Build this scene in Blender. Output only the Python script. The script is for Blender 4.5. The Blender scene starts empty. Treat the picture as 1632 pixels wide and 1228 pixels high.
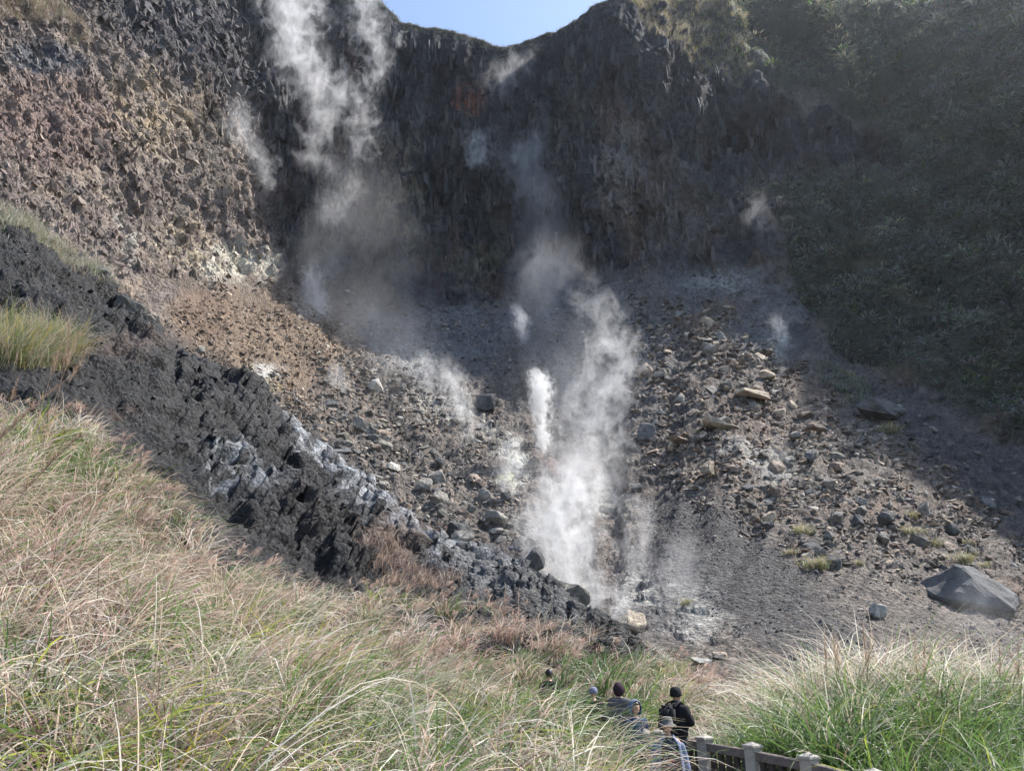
import bpy, bmesh, math, random
import numpy as np
from mathutils import Vector, Matrix, Euler

scene = bpy.context.scene
random.seed(7)
RNG = np.random.default_rng(7)

# ------------------------------------------------------------------ camera, sky, sun, exposure
F = 1233.0                      # focal length in pixels of the 1632 px wide photograph
PITCH = math.radians(20.0)
cam_d = bpy.data.cameras.new('camera')
cam_d.sensor_width = 36.0
cam_d.lens = 36.0 * F / 1632.0
cam_d.clip_start = 0.05
cam_d.clip_end = 3000.0
cam = bpy.data.objects.new('camera', cam_d)
scene.collection.objects.link(cam)
cam.location = (0, 0, 0)
cam.rotation_euler = (math.pi / 2 + PITCH, 0, 0)
scene.camera = cam

SUN_AZ, SUN_EL = math.radians(69.0), math.radians(53.0)     # azimuth to the right of the view direction
TO_SUN = Vector((math.sin(SUN_AZ) * math.cos(SUN_EL), math.cos(SUN_AZ) * math.cos(SUN_EL), math.sin(SUN_EL)))
world = bpy.data.worlds.new('World')
scene.world = world
world.use_nodes = True
wn = world.node_tree.nodes
wl = world.node_tree.links
wn.clear()
sky = wn.new('ShaderNodeTexSky')
sky.sky_type = 'NISHITA'
sky.sun_disc = False
sky.sun_elevation = SUN_EL
sky.sun_rotation = SUN_AZ
sky.altitude = 800
sky.air_density = 1.0
sky.dust_density = 2.0
sky.ozone_density = 1.0
bg = wn.new('ShaderNodeBackground')
bg.inputs['Strength'].default_value = 0.15
wo = wn.new('ShaderNodeOutputWorld')
wl.new(sky.outputs[0], bg.inputs['Color'])
wl.new(bg.outputs[0], wo.inputs['Surface'])

sun_d = bpy.data.lights.new('sun', 'SUN')
sun_d.energy = 4.6
sun_d.angle = math.radians(0.53)
sun_d.color = (1.0, 0.965, 0.92)
sun = bpy.data.objects.new('sun', sun_d)
scene.collection.objects.link(sun)
sun.location = (60, 60, 150)
sun.rotation_euler = TO_SUN.to_track_quat('Z', 'Y').to_euler()

scene.view_settings.view_transform = 'Standard'
scene.view_settings.look = 'None'
scene.view_settings.exposure = 1.08
scene.view_settings.gamma = 1.0
scene.view_settings.use_curve_mapping = False
cy = scene.cycles
cy.use_denoising = True
cy.max_bounces = 6
cy.diffuse_bounces = 3
cy.glossy_bounces = 1
cy.transmission_bounces = 3
cy.transparent_max_bounces = 8
cy.volume_bounces = 2
cy.volume_step_rate = 1.0
cy.volume_max_steps = 256
cy.use_adaptive_sampling = True
cy.adaptive_threshold = 0.035

# ------------------------------------------------------------------ helpers
COL = scene.collection
CP, SP = math.cos(PITCH), math.sin(PITCH)


def rays(u, v):
    """view rays (z_cam = 1) through photograph pixels, in world axes (x right, y ahead, z up, eye at 0)"""
    a = (np.asarray(u, float) - 816.0) / F
    b = (614.0 - np.asarray(v, float)) / F
    return np.stack([a + 0 * b, CP - b * SP + 0 * a, SP + b * CP + 0 * a], -1)


def at(u, v, Y):
    r = rays(u, v)
    return r * (np.asarray(Y, float) / r[..., 1])[..., None]


def project(p):
    p = np.asarray(p, float)
    zc = p[..., 1] * CP + p[..., 2] * SP
    yc = -p[..., 1] * SP + p[..., 2] * CP
    return 816 + F * p[..., 0] / zc, 614 - F * yc / zc, zc


_perm = RNG.permutation(4096).astype(np.int64)
_grad = RNG.normal(size=(4096, 3))
_grad /= np.linalg.norm(_grad, axis=1)[:, None]


def pnoise(p):
    p = np.asarray(p, float)
    i = np.floor(p).astype(np.int64)
    f = p - i
    w = f * f * f * (f * (f * 6 - 15) + 10)
    out = np.zeros(p.shape[:-1])
    px = [_perm[(i[..., 0] + d) & 4095] for d in (0, 1)]
    for dx in (0, 1):
        wx = w[..., 0] if dx else 1 - w[..., 0]
        for dy in (0, 1):
            wy = w[..., 1] if dy else 1 - w[..., 1]
            h2 = _perm[(px[dx] + i[..., 1] + dy) & 4095]
            for dz in (0, 1):
                wz = w[..., 2] if dz else 1 - w[..., 2]
                g = _grad[_perm[(h2 + i[..., 2] + dz) & 4095]]
                d = g[..., 0] * (f[..., 0] - dx) + g[..., 1] * (f[..., 1] - dy) + g[..., 2] * (f[..., 2] - dz)
                out += wx * wy * wz * d
    return out * 1.5


def fbm(p, octs=4, gain=0.5, lac=2.03, ridged=False):
    out = 0
    a = 1.0
    s = 0
    for k in range(octs):
        n = pnoise(p + 17.3 * k)
        if ridged:
            n = 1 - 2 * np.abs(n) * 1.4
        out = out + a * n
        s += a
        a *= gain
        p = p * lac
    return out / s


def smooth(a, b, x):
    t = np.clip((x - a) / (b - a), 0, 1)
    return t * t * (3 - 2 * t)


def poly_sd(u, v, poly):
    """signed distance in px, positive inside the polygon"""
    poly = np.asarray(poly, float)
    d = np.full(u.shape, 1e9)
    inside = np.zeros(u.shape, bool)
    n = len(poly)
    for k in range(n):
        x0, y0 = poly[k]
        x1, y1 = poly[(k + 1) % n]
        ex, ey = x1 - x0, y1 - y0
        t = np.clip(((u - x0) * ex + (v - y0) * ey) / (ex * ex + ey * ey + 1e-9), 0, 1)
        d = np.minimum(d, np.hypot(u - x0 - t * ex, v - y0 - t * ey))
        c = ((y0 > v) != (y1 > v)) & (u < (x1 - x0) * (v - y0) / (y1 - y0 + 1e-12) + x0)
        inside ^= c
    return np.where(inside, d, -d)


class RBF:
    def __init__(self, pts, vals, c=40.0, smoothing=0.0):
        self.p = np.asarray(pts, float)
        self.c = c
        n = len(self.p)
        d = np.sqrt(((self.p[:, None] - self.p[None]) ** 2).sum(-1) + c * c)
        A = np.zeros((n + 3, n + 3))
        A[:n, :n] = d + np.eye(n) * smoothing
        A[:n, n] = 1
        A[:n, n + 1:] = self.p / 1000.0
        A[n:, :n] = A[:n, n:].T
        b = np.zeros(n + 3)
        b[:n] = vals
        self.w = np.linalg.solve(A, b)

    def __call__(self, x, y):
        out = self.w[-3] + self.w[-2] * x / 1000.0 + self.w[-1] * y / 1000.0
        for k in range(len(self.p)):
            out = out + self.w[k] * np.sqrt((x - self.p[k, 0]) ** 2 + (y - self.p[k, 1]) ** 2 + self.c ** 2)
        return out


def mesh_np(name, verts, faces, cols=None, smooth_faces=True):
    """faces: (n,3) or (n,4) int array; cols: per vertex rgb"""
    me = bpy.data.meshes.new(name)
    verts = np.ascontiguousarray(verts, np.float32)
    faces = np.ascontiguousarray(faces, np.int32)
    nf, k = faces.shape
    me.vertices.add(len(verts))
    me.vertices.foreach_set('co', verts.ravel())
    me.loops.add(nf * k)
    me.loops.foreach_set('vertex_index', faces.ravel())
    me.polygons.add(nf)
    me.polygons.foreach_set('loop_start', np.arange(nf, dtype=np.int32) * k)
    me.polygons.foreach_set('use_smooth', np.full(nf, smooth_faces))
    if cols is not None:
        at_ = me.attributes.new('Col', 'FLOAT_COLOR', 'POINT')
        c4 = np.ones((len(verts), 4), np.float32)
        c4[:, :3] = cols
        at_.data.foreach_set('color', c4.ravel())
    me.update(calc_edges=True)
    return me


def link(name, me, mat=None, parent=None, loc=None):
    o = bpy.data.objects.new(name, me)
    COL.objects.link(o)
    if mat is not None and me is not None and len(me.materials) == 0:
        me.materials.append(mat)
    if parent is not None:
        o.parent = parent
    if loc is not None:
        o.location = loc
    return o


def tag(o, label=None, cat=None, group=None, kind=None):
    if label:
        o['label'] = label
    if cat:
        o['category'] = cat
    if group:
        o['group'] = group
    if kind:
        o['kind'] = kind
    return o


def grid_faces(nr, nc):
    i = np.arange(nr * nc).reshape(nr, nc)
    return np.stack([i[:-1, :-1], i[1:, :-1], i[1:, 1:], i[:-1, 1:]], -1).reshape(-1, 4)


def grid_normals(P):
    du = np.gradient(P, axis=1)
    dv = np.gradient(P, axis=0)
    n = np.cross(dv, du)
    n /= np.linalg.norm(n, axis=-1)[..., None] + 1e-12
    # face the viewer side
    s = np.sign(-(n * P).sum(-1))[..., None]
    s[s == 0] = 1
    return n * s


def facets(P, sx, sy, sz, seed=0):
    """broken rock: every cell has its own plane (offset and tilt)"""
    shp = P.shape[:-1]
    q = (P.reshape(-1, 3) * np.array([1 / sx, 1 / sy, 1 / sz])) + seed * 3.17
    i = np.floor(q).astype(np.int64)
    best = np.full(len(q), 9.0)
    bid = np.zeros(len(q), np.int64)
    bd = np.zeros(q.shape)
    for dx in (-1, 0, 1):
        hx = _perm[(i[:, 0] + dx) & 4095]
        for dy in (-1, 0, 1):
            hy = _perm[(hx + i[:, 1] + dy) & 4095]
            for dz in (-1, 0, 1):
                h = _perm[(hy + i[:, 2] + dz) & 4095]
                d = np.stack([dx + .5 + .75 * _grad[h, 0] * .6, dy + .5 + .75 * _grad[h, 1] * .6, dz + .5 + .75 * _grad[h, 2] * .6], -1) + (i - q)
                r2 = (d * d).sum(-1)
                w = r2 < best
                best[w] = r2[w]
                bid[w] = h[w]
                bd[w] = d[w]
    g = _grad[(bid * 7 + 11) & 4095]
    return (_grad[(bid * 3 + 5) & 4095, 0] + .9 * (g * bd).sum(-1)).reshape(shp)


# ------------------------------------------------------------------ materials
def new_mat(name):
    m = bpy.data.materials.new(name)
    m.use_nodes = True
    nt = m.node_tree
    nt.nodes.clear()
    out = nt.nodes.new('ShaderNodeOutputMaterial')
    return m, nt, out


def N(nt, kind, **kw):
    n = nt.nodes.new(kind)
    for k, val in kw.items():
        if k.startswith('i_'):
            n.inputs[k[2:].replace('_', ' ')].default_value = val
        else:
            setattr(n, k, val)
    return n


def math_n(nt, op, a, b=None, c=None, clamp=False):
    n = nt.nodes.new('ShaderNodeMath')
    n.operation = op
    n.use_clamp = clamp
    for idx, x in enumerate((a, b, c)):
        if x is None:
            continue
        if hasattr(x, 'is_linked'):
            nt.links.new(x, n.inputs[idx])
        else:
            n.inputs[idx].default_value = x
    return n.outputs[0]


def rock_mat(name, scale=1.0, bump=0.5, rough=0.9, var=0.55, spec=0.25, voro=True):
    """stone whose main colour is the 'Col' attribute; noise adds mineral grain, cracks and small relief"""
    m, nt, out = new_mat(name)
    L = nt.links.new
    bs = N(nt, 'ShaderNodeBsdfPrincipled')
    bs.inputs['Roughness'].default_value = rough
    bs.inputs['Specular IOR Level'].default_value = spec
    at_ = N(nt, 'ShaderNodeAttribute', attribute_name='Col')
    geo = N(nt, 'ShaderNodeNewGeometry')
    n1 = N(nt, 'ShaderNodeTexNoise', i_Scale=1.1 * scale, i_Detail=6.0, i_Roughness=0.72)
    n2 = N(nt, 'ShaderNodeTexNoise', i_Scale=4.3 * scale, i_Detail=4.0, i_Roughness=0.7)
    L(geo.outputs['Position'], n1.inputs['Vector'])
    L(geo.outputs['Position'], n2.inputs['Vector'])
    r1 = N(nt, 'ShaderNodeMapRange')
    r1.inputs['From Min'].default_value = 0.32
    r1.inputs['From Max'].default_value = 0.68
    r1.inputs['To Min'].default_value = 1 - var
    r1.inputs['To Max'].default_value = 1 + var
    L(n1.outputs['Fac'], r1.inputs['Value'])
    r2 = N(nt, 'ShaderNodeMapRange')
    r2.inputs['From Min'].default_value = 0.33
    r2.inputs['From Max'].default_value = 0.67
    r2.inputs['To Min'].default_value = 1 - var * 0.8
    r2.inputs['To Max'].default_value = 1 + var * 0.8
    L(n2.outputs['Fac'], r2.inputs['Value'])
    mul = math_n(nt, 'MULTIPLY', r1.outputs[0], r2.outputs[0])
    vm = N(nt, 'ShaderNodeVectorMath', operation='SCALE')
    L(at_.outputs['Color'], vm.inputs[0])
    L(mul, vm.inputs['Scale'])
    L(vm.outputs[0], bs.inputs['Base Color'])
    h = math_n(nt, 'ADD', n1.outputs['Fac'], math_n(nt, 'MULTIPLY', n2.outputs['Fac'], 0.5))
    if voro:
        vo = N(nt, 'ShaderNodeTexVoronoi', i_Scale=2.2 * scale, feature='F1')
        mp = N(nt, 'ShaderNodeMixRGB', blend_type='ADD')
        mp.inputs['Fac'].default_value = 0.25
        L(geo.outputs['Position'], mp.inputs[1])
        L(n1.outputs['Color'], mp.inputs[2])
        L(mp.outputs[0], vo.inputs['Vector'])
        h = math_n(nt, 'SUBTRACT', h, math_n(nt, 'MULTIPLY', vo.outputs['Distance'], 0.6))
    bp = N(nt, 'ShaderNodeBump')
    bp.inputs['Strength'].default_value = bump
    bp.inputs['Distance'].default_value = 0.6 / scale
    L(h, bp.inputs['Height'])
    L(bp.outputs[0], bs.inputs['Normal'])
    L(bs.outputs[0], out.inputs['Surface'])
    return m


def leaf_mat(name, transl=0.45, rough=0.45, spec=0.35):
    m, nt, out = new_mat(name)
    L = nt.links.new
    at_ = N(nt, 'ShaderNodeAttribute', attribute_name='Col')
    bs = N(nt, 'ShaderNodeBsdfPrincipled')
    bs.inputs['Roughness'].default_value = rough
    bs.inputs['Specular IOR Level'].default_value = spec
    tr = N(nt, 'ShaderNodeBsdfTranslucent')
    mx = N(nt, 'ShaderNodeMixShader')
    mx.inputs[0].default_value = transl
    L(at_.outputs['Color'], bs.inputs['Base Color'])
    L(at_.outputs['Color'], tr.inputs['Color'])
    L(bs.outputs[0], mx.inputs[1])
    L(tr.outputs[0], mx.inputs[2])
    L(mx.outputs[0], out.inputs['Surface'])
    return m


def plain_mat(name, col, rough=0.7, spec=0.3, grain=0.12, gscale=30.0, bump=0.0):
    m, nt, out = new_mat(name)
    L = nt.links.new
    bs = N(nt, 'ShaderNodeBsdfPrincipled')
    bs.inputs['Roughness'].default_value = rough
    bs.inputs['Specular IOR Level'].default_value = spec
    tc = N(nt, 'ShaderNodeTexCoord')
    n1 = N(nt, 'ShaderNodeTexNoise', i_Scale=gscale, i_Detail=5.0, i_Roughness=0.65)
    L(tc.outputs['Object'], n1.inputs['Vector'])
    r1 = N(nt, 'ShaderNodeMapRange')
    r1.inputs['From Min'].default_value = 0.3
    r1.inputs['From Max'].default_value = 0.7
    r1.inputs['To Min'].default_value = 1 - grain
    r1.inputs['To Max'].default_value = 1 + grain
    L(n1.outputs['Fac'], r1.inputs['Value'])
    vm = N(nt, 'ShaderNodeVectorMath', operation='SCALE')
    vm.inputs[0].default_value = col
    L(r1.outputs[0], vm.inputs['Scale'])
    L(vm.outputs[0], bs.inputs['Base Color'])
    if bump:
        bp = N(nt, 'ShaderNodeBump')
        bp.inputs['Strength'].default_value = bump
        bp.inputs['Distance'].default_value = 0.01
        L(n1.outputs['Fac'], bp.inputs['Height'])
        L(bp.outputs[0], bs.inputs['Normal'])
    L(bs.outputs[0], out.inputs['Surface'])
    return m


M_CLIFF = rock_mat('cliff_rock', 0.9, 0.75, 0.92, 0.5)
M_SCREE = rock_mat('scree_rock', 1.5, 0.8, 0.9, 0.5)
M_SPUR = rock_mat('dark_scree', 2.6, 0.8, 0.7, 0.5, spec=0.3)
M_SOIL = rock_mat('hill_soil', 1.2, 0.6, 0.95, 0.4)
M_STONE = rock_mat('boulder_stone', 2.2, 0.5, 0.85, 0.35, voro=False)
M_RUBBLE = rock_mat('rubble_stone', 3.0, 0.3, 0.85, 0.3, voro=False)
M_GRASS = leaf_mat('grass_blades')
M_BUSH = leaf_mat('hill_leaves', 0.3, 0.55, 0.25)

# ------------------------------------------------------------------ crater: walls, scree and right hillside
CTRL = {
    -300: [(-300, 64), (0, 61), (200, 57), (400, 52), (700, 42), (1000, 34), (1200, 30)],
    0: [(-200, 84), (0, 80), (120, 77), (250, 72), (350, 67), (450, 61), (600, 51), (800, 42), (1100, 34)],
    200: [(-200, 112), (0, 104), (100, 100), (250, 94), (400, 86), (470, 80), (550, 69), (650, 59), (800, 48), (1100, 36)],
    320: [(-200, 134), (0, 126), (200, 119), (400, 108), (470, 99), (560, 84), (700, 64)],
    400: [(-200, 146), (-60, 143), (100, 139), (250, 134), (400, 125), (450, 116), (520, 99), (600, 83), (700, 68), (800, 57), (900, 49), (1100, 38)],
    500: [(-50, 147), (200, 141), (420, 134), (480, 120), (600, 93)],
    600: [(-100, 150), (0, 148), (150, 146), (300, 142), (460, 134), (520, 118), (600, 101), (700, 83), (800, 69), (900, 57), (1000, 47), (1150, 38)],
    800: [(60, 148), (150, 146), (300, 143), (460, 138), (520, 123), (600, 107), (700, 89), (800, 75), (900, 61), (1000, 49), (1150, 37)],
    900: [(40, 146), (200, 142), (440, 136), (550, 116), (700, 89), (850, 68), (1000, 47), (1150, 36)],
    1000: [(-40, 140), (0, 139), (150, 135), (300, 130), (440, 124), (500, 110), (600, 92), (700, 79), (800, 67), (900, 55), (1000, 44), (1150, 34)],
    1050: [(0, 148), (40, 138), (100, 132)],
    1100: [(-100, 185), (0, 160), (60, 145), (95, 136), (150, 129), (300, 124), (430, 117), (480, 104), (600, 85), (700, 71), (850, 55), (1000, 42), (1150, 33)],
    1160: [(0, 168), (70, 151), (115, 139), (150, 128)],
    1200: [(-200, 200), (0, 168), (60, 153), (110, 141), (150, 125), (285, 119), (298, 113), (420, 105), (500, 96), (600, 82), (700, 68), (800, 57), (900, 48), (1000, 40), (1150, 31)],
    1320: [(-100, 160), (0, 146), (60, 138), (110, 131), (170, 120), (240, 116)],
    1400: [(-250, 142), (0, 130), (150, 119), (235, 117), (278, 113), (300, 107), (420, 98), (500, 92), (600, 83), (660, 74), (750, 62), (850, 52), (950, 43), (1050, 36), (1150, 31)],
    1632: [(-250, 116), (0, 104), (150, 98), (300, 92), (500, 82), (640, 73), (750, 65), (850, 57), (950, 47), (1050, 38), (1150, 31)],
    1950: [(-250, 86), (0, 75), (300, 64), (600, 56), (800, 54), (1000, 44), (1150, 34)],
    2150: [(-250, 72), (300, 55), (800, 50), (1150, 32)],
}
cp, cv = [], []
for u_, lst in CTRL.items():
    for v_, y_ in lst:
        cp.append((u_, v_))
        cv.append(math.log(y_))
depthA = RBF(cp, cv, 30.0, 0.0)

RIM = np.array([(-300, -260), (0, -240), (250, -170), (400, -60), (500, -12), (560, 2), (605, 5), (632, 28), (640, 40), (700, 49), (760, 65), (810, 76),
                (850, 66), (900, 47), (925, 36), (943, 14), (960, 4), (1010, -4), (1080, -14), (1200, -14), (1400, -14), (1632, -18), (1720, -80), (1850, -130), (2150, -160)], float)  # right end, out of view, raised to throw shadow on the scree
NU, NV, NB = 880, 440, 14
uA = np.concatenate([np.linspace(-300, -10, 50, endpoint=False), np.linspace(-10, 1642, NU - 100), np.linspace(1642, 2150, 51)[1:]])
rim_v = np.interp(uA, RIM[:, 0], RIM[:, 1])
tt = np.linspace(0, 1, NV)
U = np.broadcast_to(uA, (NV, len(uA))).copy()
V = rim_v[None] + (1150 - rim_v[None]) * tt[:, None]
PA = at(U, V, np.exp(depthA(U, V)))

# wandering edges for the zones
_wp = np.stack([U / 60, V / 60, 0 * U], -1)
WU = U + 26 * fbm(_wp, 3) + 6 * pnoise(_wp * 7)
WV = V + 26 * fbm(_wp + 31.7, 3) + 6 * pnoise(_wp * 7 + 9.1)
VEG = [(1010, -40), (1040, -6), (1075, 40), (1120, 95), (1195, 150), (1290, 160), (1360, 190), (1435, 235), (1440, 275), (1300, 290), (1185, 294),
       (1235, 330), (1250, 420), (1275, 490), (1330, 560), (1400, 585), (1480, 625), (1560, 670), (1632, 715), (2300, 920), (2300, -500), (1000, -500)]
BACK = [(372, -200), (385, 150), (420, 280), (440, 380), (450, 440), (560, 470), (650, 492), (780, 480), (850, 445), (960, 430), (1100, 440), (1190, 420),
        (1250, 420), (1240, 330), (1190, 292), (1440, 276), (1440, 235), (1200, 148), (1080, 40), (1040, -10), (900, -200)]
LEFT = [(-400, -400), (372, -400), (385, 150), (420, 280), (440, 380), (445, 442), (380, 455), (290, 462), (265, 500), (240, 520), (-400, 700)]
sd_veg = poly_sd(WU, WV, VEG)
sd_back = poly_sd(WU, WV, BACK)
sd_left = poly_sd(WU, WV, LEFT)
w_veg = smooth(-8, 8, sd_veg)
w_back = smooth(-14, 14, sd_back)
w_left = smooth(-14, 14, sd_left)
w_scr = np.clip(1 - np.maximum(np.maximum(w_veg, w_back), w_left), 0, 1)
tot = w_veg + w_back + w_left + w_scr + 1e-6
w_veg, w_back, w_left, w_scr = w_veg / tot, w_back / tot, w_left / tot, w_scr / tot

nrm = grid_normals(PA)
P0 = PA
big = 2.6 * fbm(P0 / 22.0, 3)
# back wall: columns and flutes that run down, broken into blocks
q = P0 * np.array([0.32, 0.32, 0.05])
flute = fbm(q, 4, 0.55, ridged=True)
blk = fbm(P0 * np.array([.22, .22, .14]) + 5.0, 5, 0.58)
fineb = fbm(P0 * np.array([1.3, 1.3, 0.6]), 3, 0.65)
led = fbm(P0 * np.array([.05, .05, .35]) + 3.0, 3, 0.5, ridged=True)
f_b = facets(P0 + 1.2 * np.stack([blk, flute, fineb], -1), 4.2, 4.2, 9.0, 1)
f_b2 = facets(P0 + .5 * np.stack([fineb, blk, fineb], -1), 1.7, 1.7, 3.4, 2)
but = fbm(P0 * np.array([.09, .09, .018]) + 2.0, 2, .5, ridged=True)
d_back = 2.6 * but + 1.2 * flute + 1.0 * blk + .55 * f_b + .3 * f_b2 + 0.35 * led + 0.3 * fineb
# left wall: crumbly breccia with beds dipping away to the right
dip = np.array([0.15, 0.62, -0.77])
dip /= np.linalg.norm(dip)
al = (P0 * dip).sum(-1)[..., None] * dip
q = (P0 - al) + 0.6 * al
crumb = fbm(q * 0.75, 4, 0.68, ridged=True)
blkl = fbm(q * 0.16 + 8.0, 4, 0.55)
finel = fbm(q * 3.2, 2, 0.7)
f_l = facets(q + 1.0 * np.stack([crumb, blkl, finel], -1), 3.4, 3.4, 3.4, 3)
f_l2 = facets(q + .3 * np.stack([finel, crumb, blkl], -1), 1.15, 1.15, 1.15, 4)
rib = fbm(P0 * np.array([.3, .3, .07]) + 21.0, 3, .5, ridged=True)
d2 = np.array([0.0, 0.42, -0.9])
al2 = (P0 * d2).sum(-1)[..., None] * d2
q2 = (P0 - al2) + 0.36 * al2
w2 = q2 + .5 * np.stack([blkl, crumb, blkl], -1)
bark = fbm(w2 * .5, 5, .68)
ledg = fbm(w2 * .13 + 77, 3, .55, ridged=True)
d_left = 1.3 * bark + 2.4 * blkl + 0.2 * finel + .9 * ledg + .7 * rib + .3 * f_l
# scree: gullies that fall to the vents, rubble
gq = np.stack([(U - 990) / (np.abs(V - 1120) + 260) * 9, V / 420, 0 * U], -1)
gul = fbm(gq, 3, 0.5)
rub = fbm(P0 * 0.85, 4, 0.7)
rub2 = fbm(P0 * 2.6, 2, 0.7, ridged=True)
f_s = facets(P0 + .4 * np.stack([rub, rub2, rub], -1), 1.9, 1.9, 1.2, 5)
f_s2 = facets(P0 + .2 * np.stack([rub2, rub, rub], -1), .85, .85, .6, 6)
fan = smooth(-40, 30, poly_sd(WU, WV, [(1020, 790), (1110, 770), (1230, 850), (1400, 940), (1632, 1010), (1632, 1090), (1250, 1090), (1120, 970), (1040, 880)]))
d_scr = 1.7 * gul * smooth(1010, 850, V) + (0.3 * rub + 0.08 * rub2 + .26 * f_s + .13 * f_s2) * (1 - .65 * fan) + 0.55 * big
d_veg = 2.6 * fbm(P0 * np.array([.06, .06, .035]) + 6, 2, ridged=True) + 1.3 * fbm(P0 / 6.0, 3) + 0.5 * fbm(P0 / 1.6, 2)
SHOULDERS = [(1345, 150, 30, 4.0), (1352, 105, 30, 4.0), (1330, 62, 38, 4.5), (1255, 22, 46, 5.0), (1395, 18, 46, 5.0), (1210, -10, 60, 5.0), (1300, -30, 60, 5.0), (1120, 50, 30, 3.0), (1165, 105, 26, 3.0), (1075, 5, 30, 3.0)]  # mounds shaped into the hillside so their slopes catch the sun
lit_sh = np.zeros(U.shape)
for k_ in range(26):
    s_ = k_ / 25.0
    SHOULDERS.append((np.interp(s_, [0, .3, .6, .8, 1], [1035, 1078, 1125, 1160, 1192]) + 22, np.interp(s_, [0, .3, .6, .8, 1], [-5, 38, 88, 116, 142]) - 6, 34, .55))
for (bu, bv, br, ba) in SHOULDERS:
    g_ = np.exp(-((WU - bu) ** 2 + (WV - bv) ** 2) / (br * br))
    lit_sh = np.maximum(lit_sh, g_)
    d_veg = d_veg + ba * g_
D = big * (1 - w_scr) * 0.8 + w_back * d_back + w_left * d_left + w_scr * d_scr + w_veg * d_veg
near = np.clip(P0[..., 1] / 90.0, 0.35, 1.2)          # closer ground has finer rubble
D = D * near * (.25 + .75 * smooth(0, .045, tt)[:, None])
fade = smooth(0, 0.03, tt)[:, None]
PD = P0 + nrm * D[..., None]


def cmix(a, b, w):
    return a + (b - a) * w[..., None]


def rgb(*c):
    return np.array(c, float)


n_a = fbm(P0 / 9.0, 4, 0.6)
n_b = fbm(P0 / 3.0 + 40.0, 4, 0.65)
n_c = fbm(P0 * np.array([.25, .25, .03]) + 11.0, 4, 0.6)
n_d = fbm(P0 / 1.1 + 70.0, 3, 0.6)
# back wall colours: charcoal rock with rust, ochre and pale mineral runs
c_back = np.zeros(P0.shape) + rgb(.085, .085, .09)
sv_ = np.stack([P0[..., 0] + 2 * n_b, P0[..., 1] + 2 * n_a, P0[..., 2]], -1)
st1 = fbm(sv_ * np.array([.55, .55, .03]) + 50, 3, .6)
st2 = fbm(sv_ * np.array([1.6, 1.6, .09]) + 80, 3, .6)
strat = fbm(sv_ * np.array([.03, .03, .5]) + 20, 3, .6)
c_back = cmix(c_back, rgb(.13, .115, .105), smooth(.0, .5, n_b + .4 * n_c))
c_back = cmix(c_back, rgb(.17, .15, .115), smooth(.1, .45, n_c) * .75)
c_back = cmix(c_back, rgb(.15, .07, .05), smooth(.15, .45, fbm(P0 * np.array([.16, .16, .03]) + 90, 3)) * .55)


def blob(u0, v0, ru, rv, soft=0.5, wob=0.35):
    r = np.hypot((WU - u0) / ru, (WV - v0) / rv) + wob * n_b
    return 1 - smooth(1 - soft, 1 + soft * 0.4, r)


c_back = cmix(c_back, rgb(.20, .185, .15), smooth(.12, .4, st1) * smooth(120, 200, V) * .8)
c_back = cmix(c_back, rgb(.028, .03, .036), smooth(.08, .35, -st1) * .8)
c_back = cmix(c_back, rgb(.15, .16, .17), smooth(.15, .4, st2) * .45 * smooth(100, 220, V))
c_back = cmix(c_back, rgb(.03, .03, .035), smooth(.1, .35, -st2) * .6)
c_back = cmix(c_back, rgb(.10, .09, .085), smooth(.2, .4, strat) * .4)
crisp = smooth(-.12, .12, st2 + .5 * st1)
c_back = cmix(c_back, rgb(.42, .14, .07), blob(748, 170, 36, 36, .35, .2) * smooth(-.12, .08, st2 + .4 * st1))
c_back = cmix(c_back, rgb(.17, .08, .06), blob(985, 190, 34, 60) * .8 * crisp)
butm = smooth(-18, 22, poly_sd(WU, WV, [(955, 150), (995, 160), (1050, 230), (1105, 300), (1160, 385), (1110, 430), (1000, 410), (958, 300)]))
c_back = cmix(c_back, rgb(.30, .225, .185), butm * smooth(-.35, .2, n_b + .7 * st2) * .85)
c_back = cmix(c_back, rgb(.22, .19, .15), blob(905, 150, 22, 80) * crisp * .8)
c_back = cmix(c_back, rgb(.30, .28, .25), blob(985, 270, 45, 75) * smooth(-.05, .2, n_b + .6 * st2))
c_back = cmix(c_back, rgb(.30, .26, .19), blob(640, 330, 46, 120) * smooth(-.05, .2, n_b + .6 * st2))
c_back = cmix(c_back, rgb(.24, .21, .13), blob(745, 425, 60, 40) * .8 * smooth(-.2, .1, n_d + st2))
c_back = cmix(c_back, rgb(.10, .045, .05), blob(690, 440, 36, 55) * .8 * crisp)
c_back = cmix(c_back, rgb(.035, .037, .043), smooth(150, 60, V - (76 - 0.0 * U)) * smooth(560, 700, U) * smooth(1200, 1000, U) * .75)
crk_shade = fbm(sv_ * np.array([.22, .22, .05]) + 15, 3, .5, ridged=True)
c_back = cmix(c_back, rgb(.014, .014, .017), smooth(.72, .9, crk_shade) * .9)  # upright crack lines: shade between rock faces put into the colour
crk2_shade = fbm(sv_ * np.array([.08, .08, .2]) + 65, 3, .5, ridged=True)
c_back = cmix(c_back, rgb(.016, .016, .02), smooth(.78, .92, crk2_shade) * .8)  # cross cracks, their shade painted in as well
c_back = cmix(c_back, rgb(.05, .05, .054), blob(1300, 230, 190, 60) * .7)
c_back = cmix(c_back, rgb(.17, .15, .135), blob(1090, 350, 90, 80) * .7)
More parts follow.
